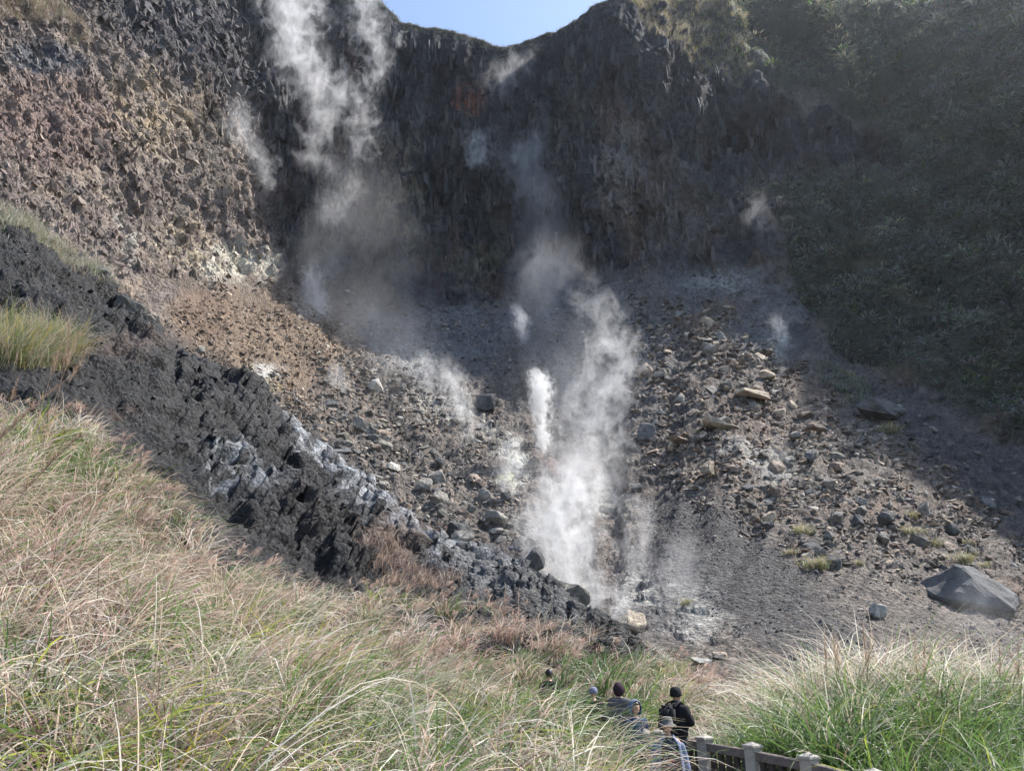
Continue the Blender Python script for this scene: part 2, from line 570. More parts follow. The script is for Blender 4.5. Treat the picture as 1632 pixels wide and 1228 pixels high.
# left wall: brown to tan breccia, pale towards its foot, dark at the top right
c_left = np.zeros(P0.shape) + rgb(.185, .152, .13)
c_left = cmix(c_left, rgb(.27, .215, .165), smooth(-.1, .4, n_a))
c_left = cmix(c_left, rgb(.125, .098, .09), smooth(.0, .4, n_b))
sl1 = fbm(q * np.array([.9, .9, .9]) + 33, 4, .65)
sl2 = fbm(np.stack([P0[..., 0], P0[..., 1] * .9, P0[..., 2] * .2], -1) * .8 + 60, 3, .6)
c_left = cmix(c_left, rgb(.085, .072, .07), smooth(.05, .4, -sl1) * .5)
c_left = cmix(c_left, rgb(.36, .30, .25), smooth(.1, .45, sl1) * .4)
c_left = cmix(c_left, rgb(.10, .085, .082), smooth(.1, .4, sl2) * .6)
c_left = cmix(c_left, rgb(.32, .25, .15), blob(230, 190, 120, 70) * smooth(-.2, .3, n_b) * .8)
c_left = cmix(c_left, rgb(.36, .31, .24), blob(300, 250, 110, 60) * smooth(-.1, .35, n_b) * .7)
c_left = cmix(c_left, rgb(.16, .10, .09), blob(80, 200, 120, 90) * .5)
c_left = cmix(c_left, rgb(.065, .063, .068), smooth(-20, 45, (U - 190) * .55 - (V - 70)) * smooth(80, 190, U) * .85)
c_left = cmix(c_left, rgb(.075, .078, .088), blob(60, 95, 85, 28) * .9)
c_left = cmix(c_left, rgb(.5, .46, .37), blob(370, 425, 85, 38) * smooth(-.35, .1, n_b))
c_left = cmix(c_left, rgb(.34, .32, .28), blob(200, 380, 16, 50) * .8)
c_left = cmix(c_left, rgb(.42, .34, .22), blob(285, 400, 50, 60) * smooth(-.2, .2, n_d) * .6)
# scree: grey-brown, warmer where weathered, ash grey and pale sulphur crusts by the vents
c_scr = np.zeros(P0.shape) + rgb(.19, .162, .138)
c_scr = cmix(c_scr, rgb(.11, .096, .085), smooth(.0, .4, n_b))
c_scr = cmix(c_scr, rgb(.30, .25, .205), smooth(.05, .45, n_d) * .7)
run = fbm(gq * np.array([3.0, 1.2, 1]) + 7, 4, .6)
c_scr = cmix(c_scr, rgb(.085, .078, .074), smooth(.05, .35, run) * .7)
c_scr = cmix(c_scr, rgb(.25, .2, .16), smooth(.1, .4, -run) * .5)
warm = blob(420, 550, 190, 110)
c_scr = cmix(c_scr, rgb(.28, .2, .135), warm * .75)
c_scr = cmix(c_scr, rgb(.21, .14, .1), blob(330, 500, 60, 50) * .6)
c_scr = cmix(c_scr, rgb(.23, .165, .125), smooth(-.1, .4, n_a) * smooth(1000, 1100, U) * .75)
ashm = np.maximum.reduce([blob(700, 540, 150, 80), blob(950, 560, 120, 150), blob(1130, 450, 100, 40), blob(1230, 520, 70, 70) * .8, blob(1060, 950, 110, 90) * .6])
c_scr = cmix(c_scr, rgb(.185, .19, .195), ashm * .85)
c_scr = cmix(c_scr, rgb(.09, .092, .1), ashm * smooth(.0, .4, n_b) * .7)
pale = np.maximum.reduce([blob(815, 740, 30, 55), blob(700, 650, 60, 30) * .5, blob(420, 600, 35, 22) * .9, blob(1190, 725, 60, 22) * .6, blob(1240, 540, 22, 40) * .7,
                          blob(1120, 975, 60, 60) * .5, blob(955, 800, 60, 40) * .5, blob(880, 860, 40, 60) * .6, blob(1010, 960, 40, 50) * .6, blob(1245, 750, 30, 30) * .6, blob(760, 690, 40, 30) * .5, blob(660, 560, 70, 30) * .4, blob(1150, 455, 70, 25) * .6, blob(500, 490, 40, 26) * .5])
c_scr = cmix(c_scr, rgb(.56, .54, .48), pale * smooth(-.3, .15, n_b + .4 * n_d))
c_scr = cmix(c_scr, rgb(.36, .31, .15), blob(432, 618, 22, 11) * .5)
c_scr = cmix(c_scr, rgb(.42, .43, .2), blob(808, 768, 16, 12) * .6)
c_scr = cmix(c_scr, rgb(.24, .085, .05), blob(712, 850, 24, 14) * .8)
c_scr = cmix(c_scr, rgb(.2, .1, .08), blob(900, 740, 60, 30) * .4)
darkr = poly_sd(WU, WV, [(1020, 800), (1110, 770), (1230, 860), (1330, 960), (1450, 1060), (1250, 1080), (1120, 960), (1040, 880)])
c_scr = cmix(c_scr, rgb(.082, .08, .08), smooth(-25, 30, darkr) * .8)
c_scr = cmix(c_scr, rgb(.085, .085, .09), smooth(-20, 30, poly_sd(WU, WV, [(1260, 520), (1400, 590), (1632, 720), (1800, 800), (1800, 960), (1632, 870), (1500, 760), (1380, 640)])) * .75)  # cast shadow of the right hill painted into the gully scree
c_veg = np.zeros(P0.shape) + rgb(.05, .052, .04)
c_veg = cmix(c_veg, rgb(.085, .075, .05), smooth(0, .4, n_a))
crest_v = np.interp(WU, [235, 262, 350, 430, 520, 600, 660, 740], [494, 545, 598, 655, 725, 792, 848, 885])
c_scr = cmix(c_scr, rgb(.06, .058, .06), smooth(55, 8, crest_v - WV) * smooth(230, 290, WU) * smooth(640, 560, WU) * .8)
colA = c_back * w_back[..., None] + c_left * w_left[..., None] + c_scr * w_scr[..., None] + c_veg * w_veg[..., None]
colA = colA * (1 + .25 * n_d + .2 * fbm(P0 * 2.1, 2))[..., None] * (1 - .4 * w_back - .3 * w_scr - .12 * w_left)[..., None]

# the ground behind the rim
back_dir = np.stack([0.25 * np.sign(U[0]) * 0, np.ones(len(uA)), 0 * uA], -1)
rows_b = []
for k in range(NB, 0, -1):
    rb = PD[0] + back_dir * (k * 2.2) + np.array([0, 0, -1.0]) * (0.25 * (k * 2.2))
    rb = rb + np.stack([0 * uA, 0 * uA, 0.7 * fbm(rb / 4.0, 3)], -1)
    rows_b.append(rb)
PALL = np.concatenate([np.stack(rows_b), PD])
CALL = np.concatenate([np.zeros((NB, len(uA), 3)) + rgb(.06, .06, .04), np.clip(colA, .012, .8)])
zone = np.argmax(np.stack([w_left, w_back, w_scr, w_veg]), 0)
zone = np.concatenate([np.repeat(zone[:1], NB, 0), zone])
fcs = grid_faces(*PALL.shape[:2])
zf = zone[:-1, :-1].reshape(-1)
pv = PALL.reshape(-1, 3)
pc = CALL.reshape(-1, 3)
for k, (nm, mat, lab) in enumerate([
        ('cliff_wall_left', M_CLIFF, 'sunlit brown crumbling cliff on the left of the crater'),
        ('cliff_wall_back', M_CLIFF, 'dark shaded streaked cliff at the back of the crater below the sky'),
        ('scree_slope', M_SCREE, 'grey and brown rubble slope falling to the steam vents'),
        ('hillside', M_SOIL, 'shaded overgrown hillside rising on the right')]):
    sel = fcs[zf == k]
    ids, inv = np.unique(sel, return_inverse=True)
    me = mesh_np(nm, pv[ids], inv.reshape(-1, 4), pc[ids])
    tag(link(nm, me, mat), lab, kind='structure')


def look(gridP, us, v0, v1, u, v):
    """point of a fan grid at a pixel; v0, v1: first and last pixel row per column"""
    iu = np.interp(u, us, np.arange(len(us)))
    i0 = np.clip(iu.astype(int), 0, len(us) - 2)
    fu = iu - i0
    a = v0[i0] + (v0[i0 + 1] - v0[i0]) * fu
    b = v1[i0] + (v1[i0 + 1] - v1[i0]) * fu
    n = gridP.shape[0]
    iv = np.clip((v - a) / (b - a), 0, 1) * (n - 1)
    j0 = np.clip(iv.astype(int), 0, n - 2)
    fv = iv - j0
    g = lambda j, i: gridP[j, i]
    w = lambda x: x[..., None]
    return (g(j0, i0) * w((1 - fu) * (1 - fv)) + g(j0, i0 + 1) * w(fu * (1 - fv)) + g(j0 + 1, i0) * w((1 - fu) * fv) + g(j0 + 1, i0 + 1) * w(fu * fv))


vbotA = np.full(len(uA), 1150.0)


def colour_at(u, v):
    return look(np.clip(colA, .012, .8), uA, rim_v, vbotA, np.asarray(u, float), np.asarray(v, float))


def onA(u, v):
    u, v = np.asarray(u, float), np.asarray(v, float)
    return look(PD, uA, rim_v, vbotA, u, v)


# ------------------------------------------------------------------ dark scree spur on the left
SP_C = np.array([(-300, 250, 30), (-60, 330, 40), (0, 350, 43), (60, 383, 45), (130, 435, 48), (185, 472, 50), (235, 494, 51), (262, 545, 51), (350, 598, 52), (430, 655, 53),
                 (520, 725, 53), (600, 792, 53), (660, 848, 52), (740, 885, 51), (850, 908, 49), (900, 945, 46.5), (980, 1003, 42), (1040, 1060, 39), (1120, 1150, 35)], float)
SP_B = np.array([(-300, 760, 15), (0, 760, 17.5), (150, 800, 18), (250, 860, 19), (350, 960, 20), (500, 1040, 23), (700, 1050, 28), (900, 1090, 30), (1040, 1150, 30), (1120, 1220, 30)], float)
uB = np.linspace(-300, 1120, 500)
NVB = 220
cB = [np.interp(uB, SP_C[:, 0], SP_C[:, k]) for k in (1, 2)]
bB = [np.interp(uB, SP_B[:, 0], SP_B[:, k]) for k in (1, 2)]
tB = np.linspace(0, 1, NVB)[:, None]
UB = np.broadcast_to(uB, (NVB, len(uB))).copy()
cB[0] = cB[0] + (9 * fbm(np.stack([uB / 45, 0 * uB, 0 * uB], -1), 3) + 5 * pnoise(np.stack([uB / 9, 0 * uB, 0 * uB + 5], -1))) * smooth(240, 300, uB)
VB = cB[0] + (bB[0] - cB[0]) * tB
# the spur drops steeply under its crest, then eases
YB = np.exp(np.log(cB[1]) + (np.log(bB[1]) - np.log(cB[1])) * (0.55 * tB + 0.45 * tB ** 0.6))
PB0 = at(UB, VB, YB)
nB = grid_normals(PB0)
wpB = np.stack([UB / 50, VB / 50, 0 * UB + 4], -1)
WUB = UB + 22 * fbm(wpB, 3) + 5 * pnoise(wpB * 7)
WVB = VB + 22 * fbm(wpB + 31.7, 3) + 5 * pnoise(wpB * 7 + 9.1)
fall = np.array([0.55, -0.45, -0.7])
fall /= np.linalg.norm(fall)
alB = (PB0 * fall).sum(-1)[..., None] * fall
qB = (PB0 - alB) + 0.62 * alB
rock_face = smooth(-20, 25, poly_sd(WUB, WVB, [(270, 740), (360, 720), (520, 800), (590, 880), (590, 960), (500, 950), (350, 860), (290, 800)]))
m0 = fbm(PB0 / 1.4 + 9, 2)
dB = 1.7 * fbm(qB / 6.0, 3) + 0.55 * fbm(qB / 1.7 + 3, 4, 0.66, ridged=True) + 0.14 * fbm(PB0 * 1.9, 3, 0.65) + 0.06 * fbm(PB0 * 6.0, 2, 0.7)
dB = dB + .45 * fbm(qB * .9 + 12, 4, .68, ridged=True) + .6 * fbm(PB0 / 3.2 + 44, 3, .55, ridged=True) + .42 * smooth(720, 600, UB) * facets(PB0 + .8 * np.stack([dB, m0, dB], -1), 1.9, 1.9, 1.9, 7)
dB = dB * (0.95 + .6 * rock_face) * np.clip(PB0[..., 1] / 40, .5, 1.1) * (0.5 + 0.5 * smooth(0, .06, tB))
PBD = PB0 + nB * dB[..., None]
m_b = fbm(PB0 / 2.2, 4, 0.62)
m_c = fbm(PB0 / .7 + 30, 3, 0.6)
m_a = fbm(qB / 5.0 + 60, 3)
cSp = np.zeros(PB0.shape) + rgb(.06, .06, .064)
cSp = cmix(cSp, rgb(.12, .115, .115), smooth(.0, .4, m_b))
cSp = cmix(cSp, rgb(.03, .03, .033), smooth(.1, .4, m_c) * .8)


def blobB(u0, v0, ru, rv, soft=0.5, wob=0.35):
    r = np.hypot((WUB - u0) / ru, (WVB - v0) / rv) + wob * m_b
    return 1 - smooth(1 - soft, 1 + soft * 0.4, r)


ash = smooth(-14, 18, poly_sd(WUB, WVB, [(430, 660), (520, 720), (600, 790), (660, 850), (760, 890), (880, 930), (760, 950), (660, 900), (560, 810), (470, 740)]))
cSp = cmix(cSp, rgb(1.1, 1.13, 1.18), ash * smooth(-.35, .2, m_c + m_b * .6))
cSp = cmix(cSp, rgb(.38, .375, .375), smooth(-20, 20, poly_sd(WUB, WVB, [(690, 880), (850, 908), (960, 1000), (900, 1010), (740, 960)])) * .8)
cSp = cmix(cSp, rgb(.45, .3, .22), blobB(600, 880, 60, 45) * .8)
cSp = cmix(cSp, rgb(.4, .29, .24), blobB(180, 560, 80, 22) * .7)
cSp = cmix(cSp, rgb(.15, .085, .06), blobB(185, 668, 36, 14) * .8)
cSp = cmix(cSp, rgb(.95, 1.0, 1.05), blobB(325, 770, 36, 45) * smooth(-.1, .3, m_c) * .9)
cSp = cmix(cSp, rgb(.7, .74, .8), blobB(390, 790, 40, 45) * .7)
cSp = cmix(cSp, rgb(.10, .085, .09), blobB(450, 850, 80, 60) * .6)
cSp = cSp * (.21 + .12 * m_c)[..., None]
rows_b = []
for k in range(8, 0, -1):
    rb = PBD[0] + np.array([0.5, 0.7, -0.85]) * (k * 0.9) * np.clip(PBD[0][:, 1:2] / 50, .2, 1)
    rows_b.append(rb)
PBALL = np.concatenate([np.stack(rows_b), PBD])
CBALL = np.concatenate([np.repeat(cSp[:1], 8, 0), cSp])
me = mesh_np('scree_ridge', PBALL.reshape(-1, 3), grid_faces(*PBALL.shape[:2]), np.clip(CBALL, .01, .8).reshape(-1, 3))
tag(link('scree_ridge', me, M_SPUR), 'black gravel ridge running down from the left above the grass', kind='structure')


def onB(u, v):
    return look(PBD, uB, cB[0], bB[0], np.asarray(u, float), np.asarray(v, float))


# ------------------------------------------------------------------ near ground with the path
gp, gz = [], []


def gpt(u, v, Y, h):
    p = at(u, v, Y)
    gp.append((p[0], p[1]))
    gz.append(p[2] - h)


for a in [(0, 645, 18, 1.0), (0, 700, 14, 1.0), (0, 800, 10, 1.0), (0, 950, 6.5, 1.1), (0, 1180, 3.6, 1.2), (-300, 600, 15, 1.0), (-300, 900, 6, 1.0), (130, 660, 19, .9), (250, 765, 19, 1.0), (250, 900, 11, 1.1),
          (250, 1080, 5.5, 1.1), (400, 895, 21, .9), (400, 1010, 12, 1.1), (400, 1200, 4.6, 1.1), (520, 935, 25, .8), (600, 945, 28, 1.0), (600, 1030, 16, 1.1), (600, 1195, 6, 1.1), (800, 965, 34, 1.1),
          (750, 1080, 14, 1.1), (800, 1200, 7.0, 1.1), (1000, 1025, 37, 1.0), (860, 1085, 16, 1.1), (900, 1115, 14.2, 1.1), (960, 1140, 12.8, 1.1), (950, 1190, 9.5, 1.1), (1150, 1085, 30, .9), (1200, 1115, 24, .9), (960, 1050, 25, 1.3), (1070, 1110, 21, 0.9)]:
    gpt(*a)
for a in [(1250, 1100, 17.5, 1.6), (1400, 1060, 18, 1.9), (1632, 1070, 17.5, 2.0), (1632, 1200, 11.5, 1.3), (1450, 1228, 12.5, 1.1), (1632, 1075, 28, .5), (1400, 1085, 28, .5)]:
    gpt(*a)
for x, y, z in [(2.95, 14.9, -2.08), (2.52, 13.7, -2.43), (2.2, 15, -2.22), (2.1, 16.5, -1.95), (1.72, 17.6, -1.97), (.9, 20, -1.68), (2.7, 12, -2.5), (2.8, 10, -2.5), (2.2, 7, -2.35), (1, 3.5, -2.0), (0, 0, -1.7), (0, -6, -1.7),
                (0, 22.5, -1.6), (6, 2, -2.4), (12, 2, -2.8), (-8, -4, -.6), (8, -6, -2.2), (22, 8, -3.0), (5.2, 13, -2.3), (4.9, 11, -2.5), (3.9, 15.2, -2.1)]:
    gp.append((x, y))
    gz.append(z)
gz_f = RBF(np.array(gp), np.array(gz), 1.2, 0.01)
PATH = np.array([(-1.0, 24.5), (0, 22.3), (.9, 20), (1.65, 17.8), (2.2, 16), (2.55, 14.6), (2.65, 13.2), (2.8, 11.5), (2.75, 9.5), (2.2, 6.5), (1.2, 3.2), (0.3, 0), (0, -6)], float)


def path_dist(x, y):
    d = np.full(np.shape(x), 1e9)
    for k in range(len(PATH) - 1):
        e = PATH[k + 1] - PATH[k]
        t = np.clip(((x - PATH[k, 0]) * e[0] + (y - PATH[k, 1]) * e[1]) / (e @ e), 0, 1)
        d = np.minimum(d, np.hypot(x - PATH[k, 0] - t * e[0], y - PATH[k, 1] - t * e[1]))
    return d


def ground_z(x, y):
    x = np.asarray(x, float)
    y = np.asarray(y, float)
    z = gz_f(x, y)
    return z + (0.12 + .6 * smooth(6, 13, y)) * fbm(np.stack([x / 2.0, y / 2.0, 0 * x], -1), 3) * smooth(.7, 1.6, path_dist(x, y))


gx = np.linspace(-34, 34, 150)
gy = np.linspace(-7, 40, 120)
GX, GY = np.meshgrid(gx, gy)
GZ = ground_z(GX, GY)
# keep it under the slopes behind
pg = np.stack([GX, GY, GZ], -1)
ng = fbm(pg / .8, 3)
cG = cmix(np.zeros(pg.shape) + rgb(.10, .08, .055), rgb(.055, .05, .035), smooth(-.1, .3, ng))
me = mesh_np('ground', pg.reshape(-1, 3), grid_faces(*GX.shape), cG.reshape(-1, 3))
tag(link('ground', me, rock_mat('earth', 6, .4, .95, .35)), 'earth bank under the silver grass', kind='structure')
# stone path that winds up behind the grass
pts = []
for k in range(len(PATH) - 1):
    for s in np.linspace(0, 1, 8, endpoint=False):
        pts.append(PATH[k] + (PATH[k + 1] - PATH[k]) * s)
pts = np.array(pts)
for _ in range(3):
    pts[1:-1] = (pts[:-2] + pts[1:-1] * 2 + pts[2:]) / 4
tan = np.gradient(pts, axis=0)
tan /= np.linalg.norm(tan, axis=1)[:, None]
sid = np.stack([tan[:, 1], -tan[:, 0]], -1)
rowsP = []
for w_ in np.linspace(-.72, .72, 7):
    xy = pts + sid * w_
    rowsP.append(np.concatenate([xy, (gz_f(xy[:, 0], xy[:, 1]) + .03)[:, None]], 1))
rowsP = np.stack(rowsP)
for r_ in (0, -1):
    edge = rowsP[r_].copy()
    edge[:, 2] -= .2
    rowsP = np.concatenate([edge[None], rowsP]) if r_ == 0 else np.concatenate([rowsP, edge[None]])
me = mesh_np('path', rowsP.reshape(-1, 3), grid_faces(*rowsP.shape[:2]), np.zeros((rowsP.shape[0] * rowsP.shape[1], 3)) + rgb(.25, .24, .22))
tag(link('path', me, rock_mat('path_stone', 9, .3, .9, .2)), 'stone path behind the wooden railing', kind='structure')


def path_z(x, y):
    return float(gz_f(np.array(x, float), np.array(y, float))) + .03

# ------------------------------------------------------------------ boulders and rubble
def normal_at(fn, u, v, e=7.0):
    a, b = fn(u + e, v) - fn(u - e, v), fn(u, v + e) - fn(u, v - e)
    n = np.cross(b, a)
    n /= np.linalg.norm(n, axis=-1)[..., None] + 1e-9
    s = np.sign(-(n * fn(u, v)).sum(-1))[..., None]
    return n * s


def rock_hull(seed, npts=16, sc=(1, 1, .7), power=0.6):
    r = np.random.default_rng(seed)
    p = r.normal(size=(npts, 3))
    p /= np.linalg.norm(p, axis=1)[:, None]
    p = np.sign(p) * np.abs(p) ** power
    p *= r.uniform(.8, 1.0, (npts, 1)) * np.array(sc)
    bm = bmesh.new()
    for q_ in p:
        bm.verts.new(q_)
    res = bmesh.ops.convex_hull(bm, input=bm.verts)
    junk = [g for g in res['geom_interior'] if isinstance(g, bmesh.types.BMVert)]
    if junk:
        bmesh.ops.delete(bm, geom=junk, context='VERTS')
    bmesh.ops.triangulate(bm, faces=bm.faces)
    return bm


def rock_arrays(seed, npts=12, sc=(1, 1, .7)):
    bm = rock_hull(seed, npts, sc)
    bm.verts.ensure_lookup_table()
    bm.verts.index_update()
    V_ = np.array([v.co[:] for v in bm.verts])
    F_ = np.array([[v.index for v in f.verts] for f in bm.faces])
    bm.free()
    return V_, F_


def boulder_mesh(name, seed, sc, npts=18, rough=0.05, cuts=2):
    """angular broken stone: hull with softened edges and a chipped surface"""
    bm = rock_hull(seed, npts, sc)
    bmesh.ops.bevel(bm, geom=bm.edges[:], offset=0.05 * min(sc), segments=1, affect='EDGES')
    bmesh.ops.triangulate(bm, faces=bm.faces)
    bmesh.ops.subdivide_edges(bm, edges=[e for e in bm.edges if e.calc_length() > .25], cuts=cuts, use_grid_fill=True)
    bmesh.ops.triangulate(bm, faces=bm.faces)
    co = np.array([v.co[:] for v in bm.verts])
    bm.normal_update()
    nn = np.array([v.normal[:] for v in bm.verts])
    co = co + nn * (rough * fbm(co * 2.2 + seed, 3, .6))[:, None]
    for v, c in zip(bm.verts, co):
        v.co = c
    me = bpy.data.meshes.new(name)
    bm.to_mesh(me)
    bm.free()
    return me


def stone_mat(name, col, var=.3):
    m, nt, out = new_mat(name)
    L = nt.links.new
    bs = N(nt, 'ShaderNodeBsdfPrincipled')
    bs.inputs['Roughness'].default_value = .88
    bs.inputs['Specular IOR Level'].default_value = .25
    tc = N(nt, 'ShaderNodeTexCoord')
    oi = N(nt, 'ShaderNodeObjectInfo')
    off = N(nt, 'ShaderNodeVectorMath', operation='ADD')
    L(tc.outputs['Object'], off.inputs[0])
    L(oi.outputs['Location'], off.inputs[1])
    n1 = N(nt, 'ShaderNodeTexNoise', i_Scale=1.6, i_Detail=7.0, i_Roughness=.72)
    n2 = N(nt, 'ShaderNodeTexNoise', i_Scale=7.0, i_Detail=4.0, i_Roughness=.7)
    L(off.outputs[0], n1.inputs['Vector'])
    L(off.outputs[0], n2.inputs['Vector'])
    cr = N(nt, 'ShaderNodeValToRGB')
    e = cr.color_ramp.elements
    e[0].position, e[1].position = .3, .72
    e[0].color = (*[c * .55 for c in col], 1)
    e[1].color = (*[min(1, c * 1.9) for c in col], 1)
    L(n1.outputs['Fac'], cr.inputs[0])
    f1 = math_n(nt, 'MULTIPLY_ADD', oi.outputs['Random'], 2 * var, 1 - var)
    f2 = math_n(nt, 'MULTIPLY_ADD', n2.outputs['Fac'], .9, .55)
    vm = N(nt, 'ShaderNodeVectorMath', operation='SCALE')
    L(cr.outputs[0], vm.inputs[0])
    L(math_n(nt, 'MULTIPLY', f1, f2), vm.inputs['Scale'])
    L(vm.outputs[0], bs.inputs['Base Color'])
    bp = N(nt, 'ShaderNodeBump')
    bp.inputs['Strength'].default_value = 1.0
    bp.inputs['Distance'].default_value = .25
    L(math_n(nt, 'ADD', n1.outputs['Fac'], math_n(nt, 'MULTIPLY', n2.outputs['Fac'], .4)), bp.inputs['Height'])
    L(bp.outputs[0], bs.inputs['Normal'])
    L(bs.outputs[0], out.inputs['Surface'])
    return m


S_GREY = stone_mat('grey_stone', (.175, .162, .14))
S_BROWN = stone_mat('brown_stone', (.21, .165, .13))
S_DARK = stone_mat('dark_stone', (.1, .098, .095))
S_TAN = stone_mat('tan_stone', (.33, .27, .2))
S_PALE = stone_mat('pale_stone', (.36, .34, .3))

BLOCKS = [boulder_mesh('boulder', 100 + k, ((1, .8, .62), (1, .9, .8), (1, .7, .45), (1, .85, .7))[k % 4], 18, .11, 2) for k in range(10)]
SLABS = [boulder_mesh('slab', 200 + k, (1, .75, .22), 18, .07, 2) for k in range(5)]


def place_rock(fn, u, v, wpx, me, mat, label, cat='boulder', group=None, name='boulder', sink=.25, rot=None, ratio=None, seed=0):
    r = np.random.default_rng(int(u * 7 + v * 13) + seed)
    p = fn(np.array([float(u)]), np.array([float(v)]))[0]
    n = normal_at(fn, np.array([float(u)]), np.array([float(v)]), 12)[0]
    zc = p[1] * CP + p[2] * SP
    half = 0.5 * wpx * zc / F
    o = link(name, me)
    if len(me.materials) == 0:
        me.materials.append(mat)
    o.material_slots[0].link = 'OBJECT'
    o.material_slots[0].material = mat
    o.scale = [half * x for x in (ratio or (1, r.uniform(.8, 1.1), r.uniform(.8, 1.15)))]
    hz = half * max(v_.co.z for v_ in me.vertices[:60])
    o.location = Vector(p) + Vector(n) * float(hz * (1 - 2 * sink))
    if rot is not None:
        o.rotation_euler = [math.radians(a) for a in rot]
    else:
        qn = Vector(n).to_track_quat('Z', 'Y')
        o.rotation_mode = 'QUATERNION'
        tilt = Euler((r.uniform(-.35, .35), r.uniform(-.35, .35), r.uniform(0, 6.28))).to_quaternion()
        o.rotation_quaternion = qn @ tilt
    tag(o, label, cat, group)
    return o


# boulders one can point to
EDGE1 = boulder_mesh('leaning_boulder', 311, (1, .6, .62), 15, .1, 3)
EDGE2 = boulder_mesh('leaning_boulder', 325, (1, .6, .58), 15, .1, 3)
ROUND = boulder_mesh('round_boulder', 331, (1, .9, .85), 26, .12, 3)
BIGB = boulder_mesh('outcrop_block', 349, (1, .7, .8), 17, .12, 3)
place_rock(onB, 908, 957, 62, EDGE1, S_GREY, 'tall grey pointed boulder leaning on the ridge edge beside the dense steam', sink=.0, rot=(8, 38, 10), ratio=(1, 1, 1.05), group='boulders on the ridge edge')
place_rock(onB, 950, 984, 56, EDGE2, S_TAN, 'tan topped boulder just right of the tall pointed boulder', sink=-.05, rot=(10, 30, -10), ratio=(1, 1, 1), group='boulders on the ridge edge')
place_rock(onA, 1012, 1010, 44, ROUND, S_TAN, 'rounded tan boulder half veiled by steam at the foot of the vents', sink=.05, rot=(0, 10, 20), ratio=(1, 1, 1), group='boulders on the ridge edge')
place_rock(onA, 1148, 1048, 30, BLOCKS[0], S_TAN, 'small flat topped tan rock above the brown grass, right of a paler slab', rot=(0, 5, 30))
place_rock(onA, 1118, 1058, 42, SLABS[0], S_PALE, 'pale flat slab lying above the brown grass by the path', rot=(5, 6, 10), cat='rock slab', name='slab')
place_rock(onA, 1405, 668, 78, BIGB, S_DARK, 'large dark boulder with grass at its foot where the shadow begins', sink=.1, rot=(0, 22, -15), ratio=(1, 1, .55))
place_rock(onA, 1550, 955, 160, BIGB, S_DARK, 'huge grey block with a flat shaded face near the right edge', sink=.5, rot=(-30, 16, 8), ratio=(1, .9, .85))  # dark stone colour stands in for shade on the front face
place_rock(onA, 1152, 683, 74, SLABS[1], S_TAN, 'long tilted tan slab sticking out of the right scree', sink=.0, rot=(10, 18, 12), cat='rock slab', name='slab')
place_rock(onA, 1088, 703, 56, SLABS[2], S_BROWN, 'brown slab lower left of the long tilted slab', sink=.0, rot=(10, 12, 30), cat='rock slab', name='slab')
place_rock(onA, 1120, 702, 24, BLOCKS[1], S_GREY, 'small grey block propping up the long tilted slab', sink=.15)
place_rock(onA, 1200, 638, 66, SLABS[3], S_TAN, 'thin tan slab lying across the upper right scree', sink=.05, rot=(14, 12, 0), cat='rock slab', name='slab')
place_rock(onA, 1262, 644, 22, BLOCKS[2], S_TAN, 'small orange tan rock right of the thin upper slab', sink=.1)
place_rock(onA, 1030, 696, 50, BLOCKS[3], S_DARK, 'dark smooth boulder on the right bank of the steam gully', sink=.2)
place_rock(onA, 577, 684, 46, EDGE2, S_GREY, 'large smooth grey block among the rocks high in the left rock field', sink=.1, rot=(0, 30, 30))
place_rock(onA, 610, 690, 36, BLOCKS[4], S_BROWN, 'pinkish brown block beside the large smooth grey block', sink=.2)
place_rock(onA, 600, 622, 30, BLOCKS[5], S_PALE, 'pale squarish rock alone on the upper brown scree', sink=.1)
place_rock(onA, 625, 745, 28, BLOCKS[6], S_PALE, 'pale wedge shaped rock above the ash coloured ridge', sink=.1)
place_rock(onA, 698, 800, 44, BLOCKS[7], S_GREY, 'grey boulder with pale crust low in the left rock field', sink=.15)
place_rock(onA, 790, 838, 50, BLOCKS[8], S_GREY, 'broad grey boulder near the left side of the dense steam', sink=.2)
place_rock(onA, 728, 862, 46, BLOCKS[9], S_DARK, 'dark boulder beside the rust red patch', sink=.15)
place_rock(onA, 738, 883, 44, BLOCKS[1], S_GREY, 'grey boulder resting against the dark ridge below the rust red patch', sink=.15)
place_rock(onB, 842, 908, 52, BLOCKS[3], S_DARK, 'dark block perched on the end of the black ridge beside the steam', sink=.05)
place_rock(onA, 775, 655, 46, BLOCKS[0], S_DARK, 'dark grey outcrop right of the left steam wisp', sink=.25, ratio=(.9, .9, 1.5), rot=(0, 0, 20))
place_rock(onA, 827, 757, 22, BLOCKS[2], S_DARK, 'small dark rock on the white crust below the steam jet', sink=.1)
place_rock(onA, 968, 812, 30, BLOCKS[6], S_GREY, 'grey pointed rock rising out of the widest steam cloud', sink=0.0)
place_rock(onA, 1015, 785, 26, BLOCKS[9], S_DARK, 'small dark rock on the right edge of the widest steam cloud', sink=.05)
place_rock(onA, 1398, 978, 30, ROUND, S_PALE, 'pale white crusted rock on the lower dark scree above the green grass', sink=.1)
place_rock(onA, 1228, 828, 26, BLOCKS[4], S_TAN, 'tan rock on the top edge of the dark gravel fan', sink=.05)
place_rock(onA, 1206, 824, 22, BLOCKS[5], S_BROWN, 'brown rock left of the tan rock on the dark gravel fan', sink=.1)
place_rock(onA, 1412, 838, 34, ROUND, S_DARK, 'dark rounded boulder left of the grass tufts on the right scree', sink=.1)
place_rock(onA, 1425, 818, 22, BLOCKS[7], S_BROWN, 'reddish boulder touching the dark rounded boulder', sink=.1)
place_rock(onA, 1404, 868, 28, BLOCKS[8], S_GREY, 'grey oval boulder under the dark rounded boulder', sink=.1)
place_rock(onA, 1482, 830, 28, BLOCKS[1], S_GREY, 'upright grey rock between the grass tufts on the right scree', sink=0)
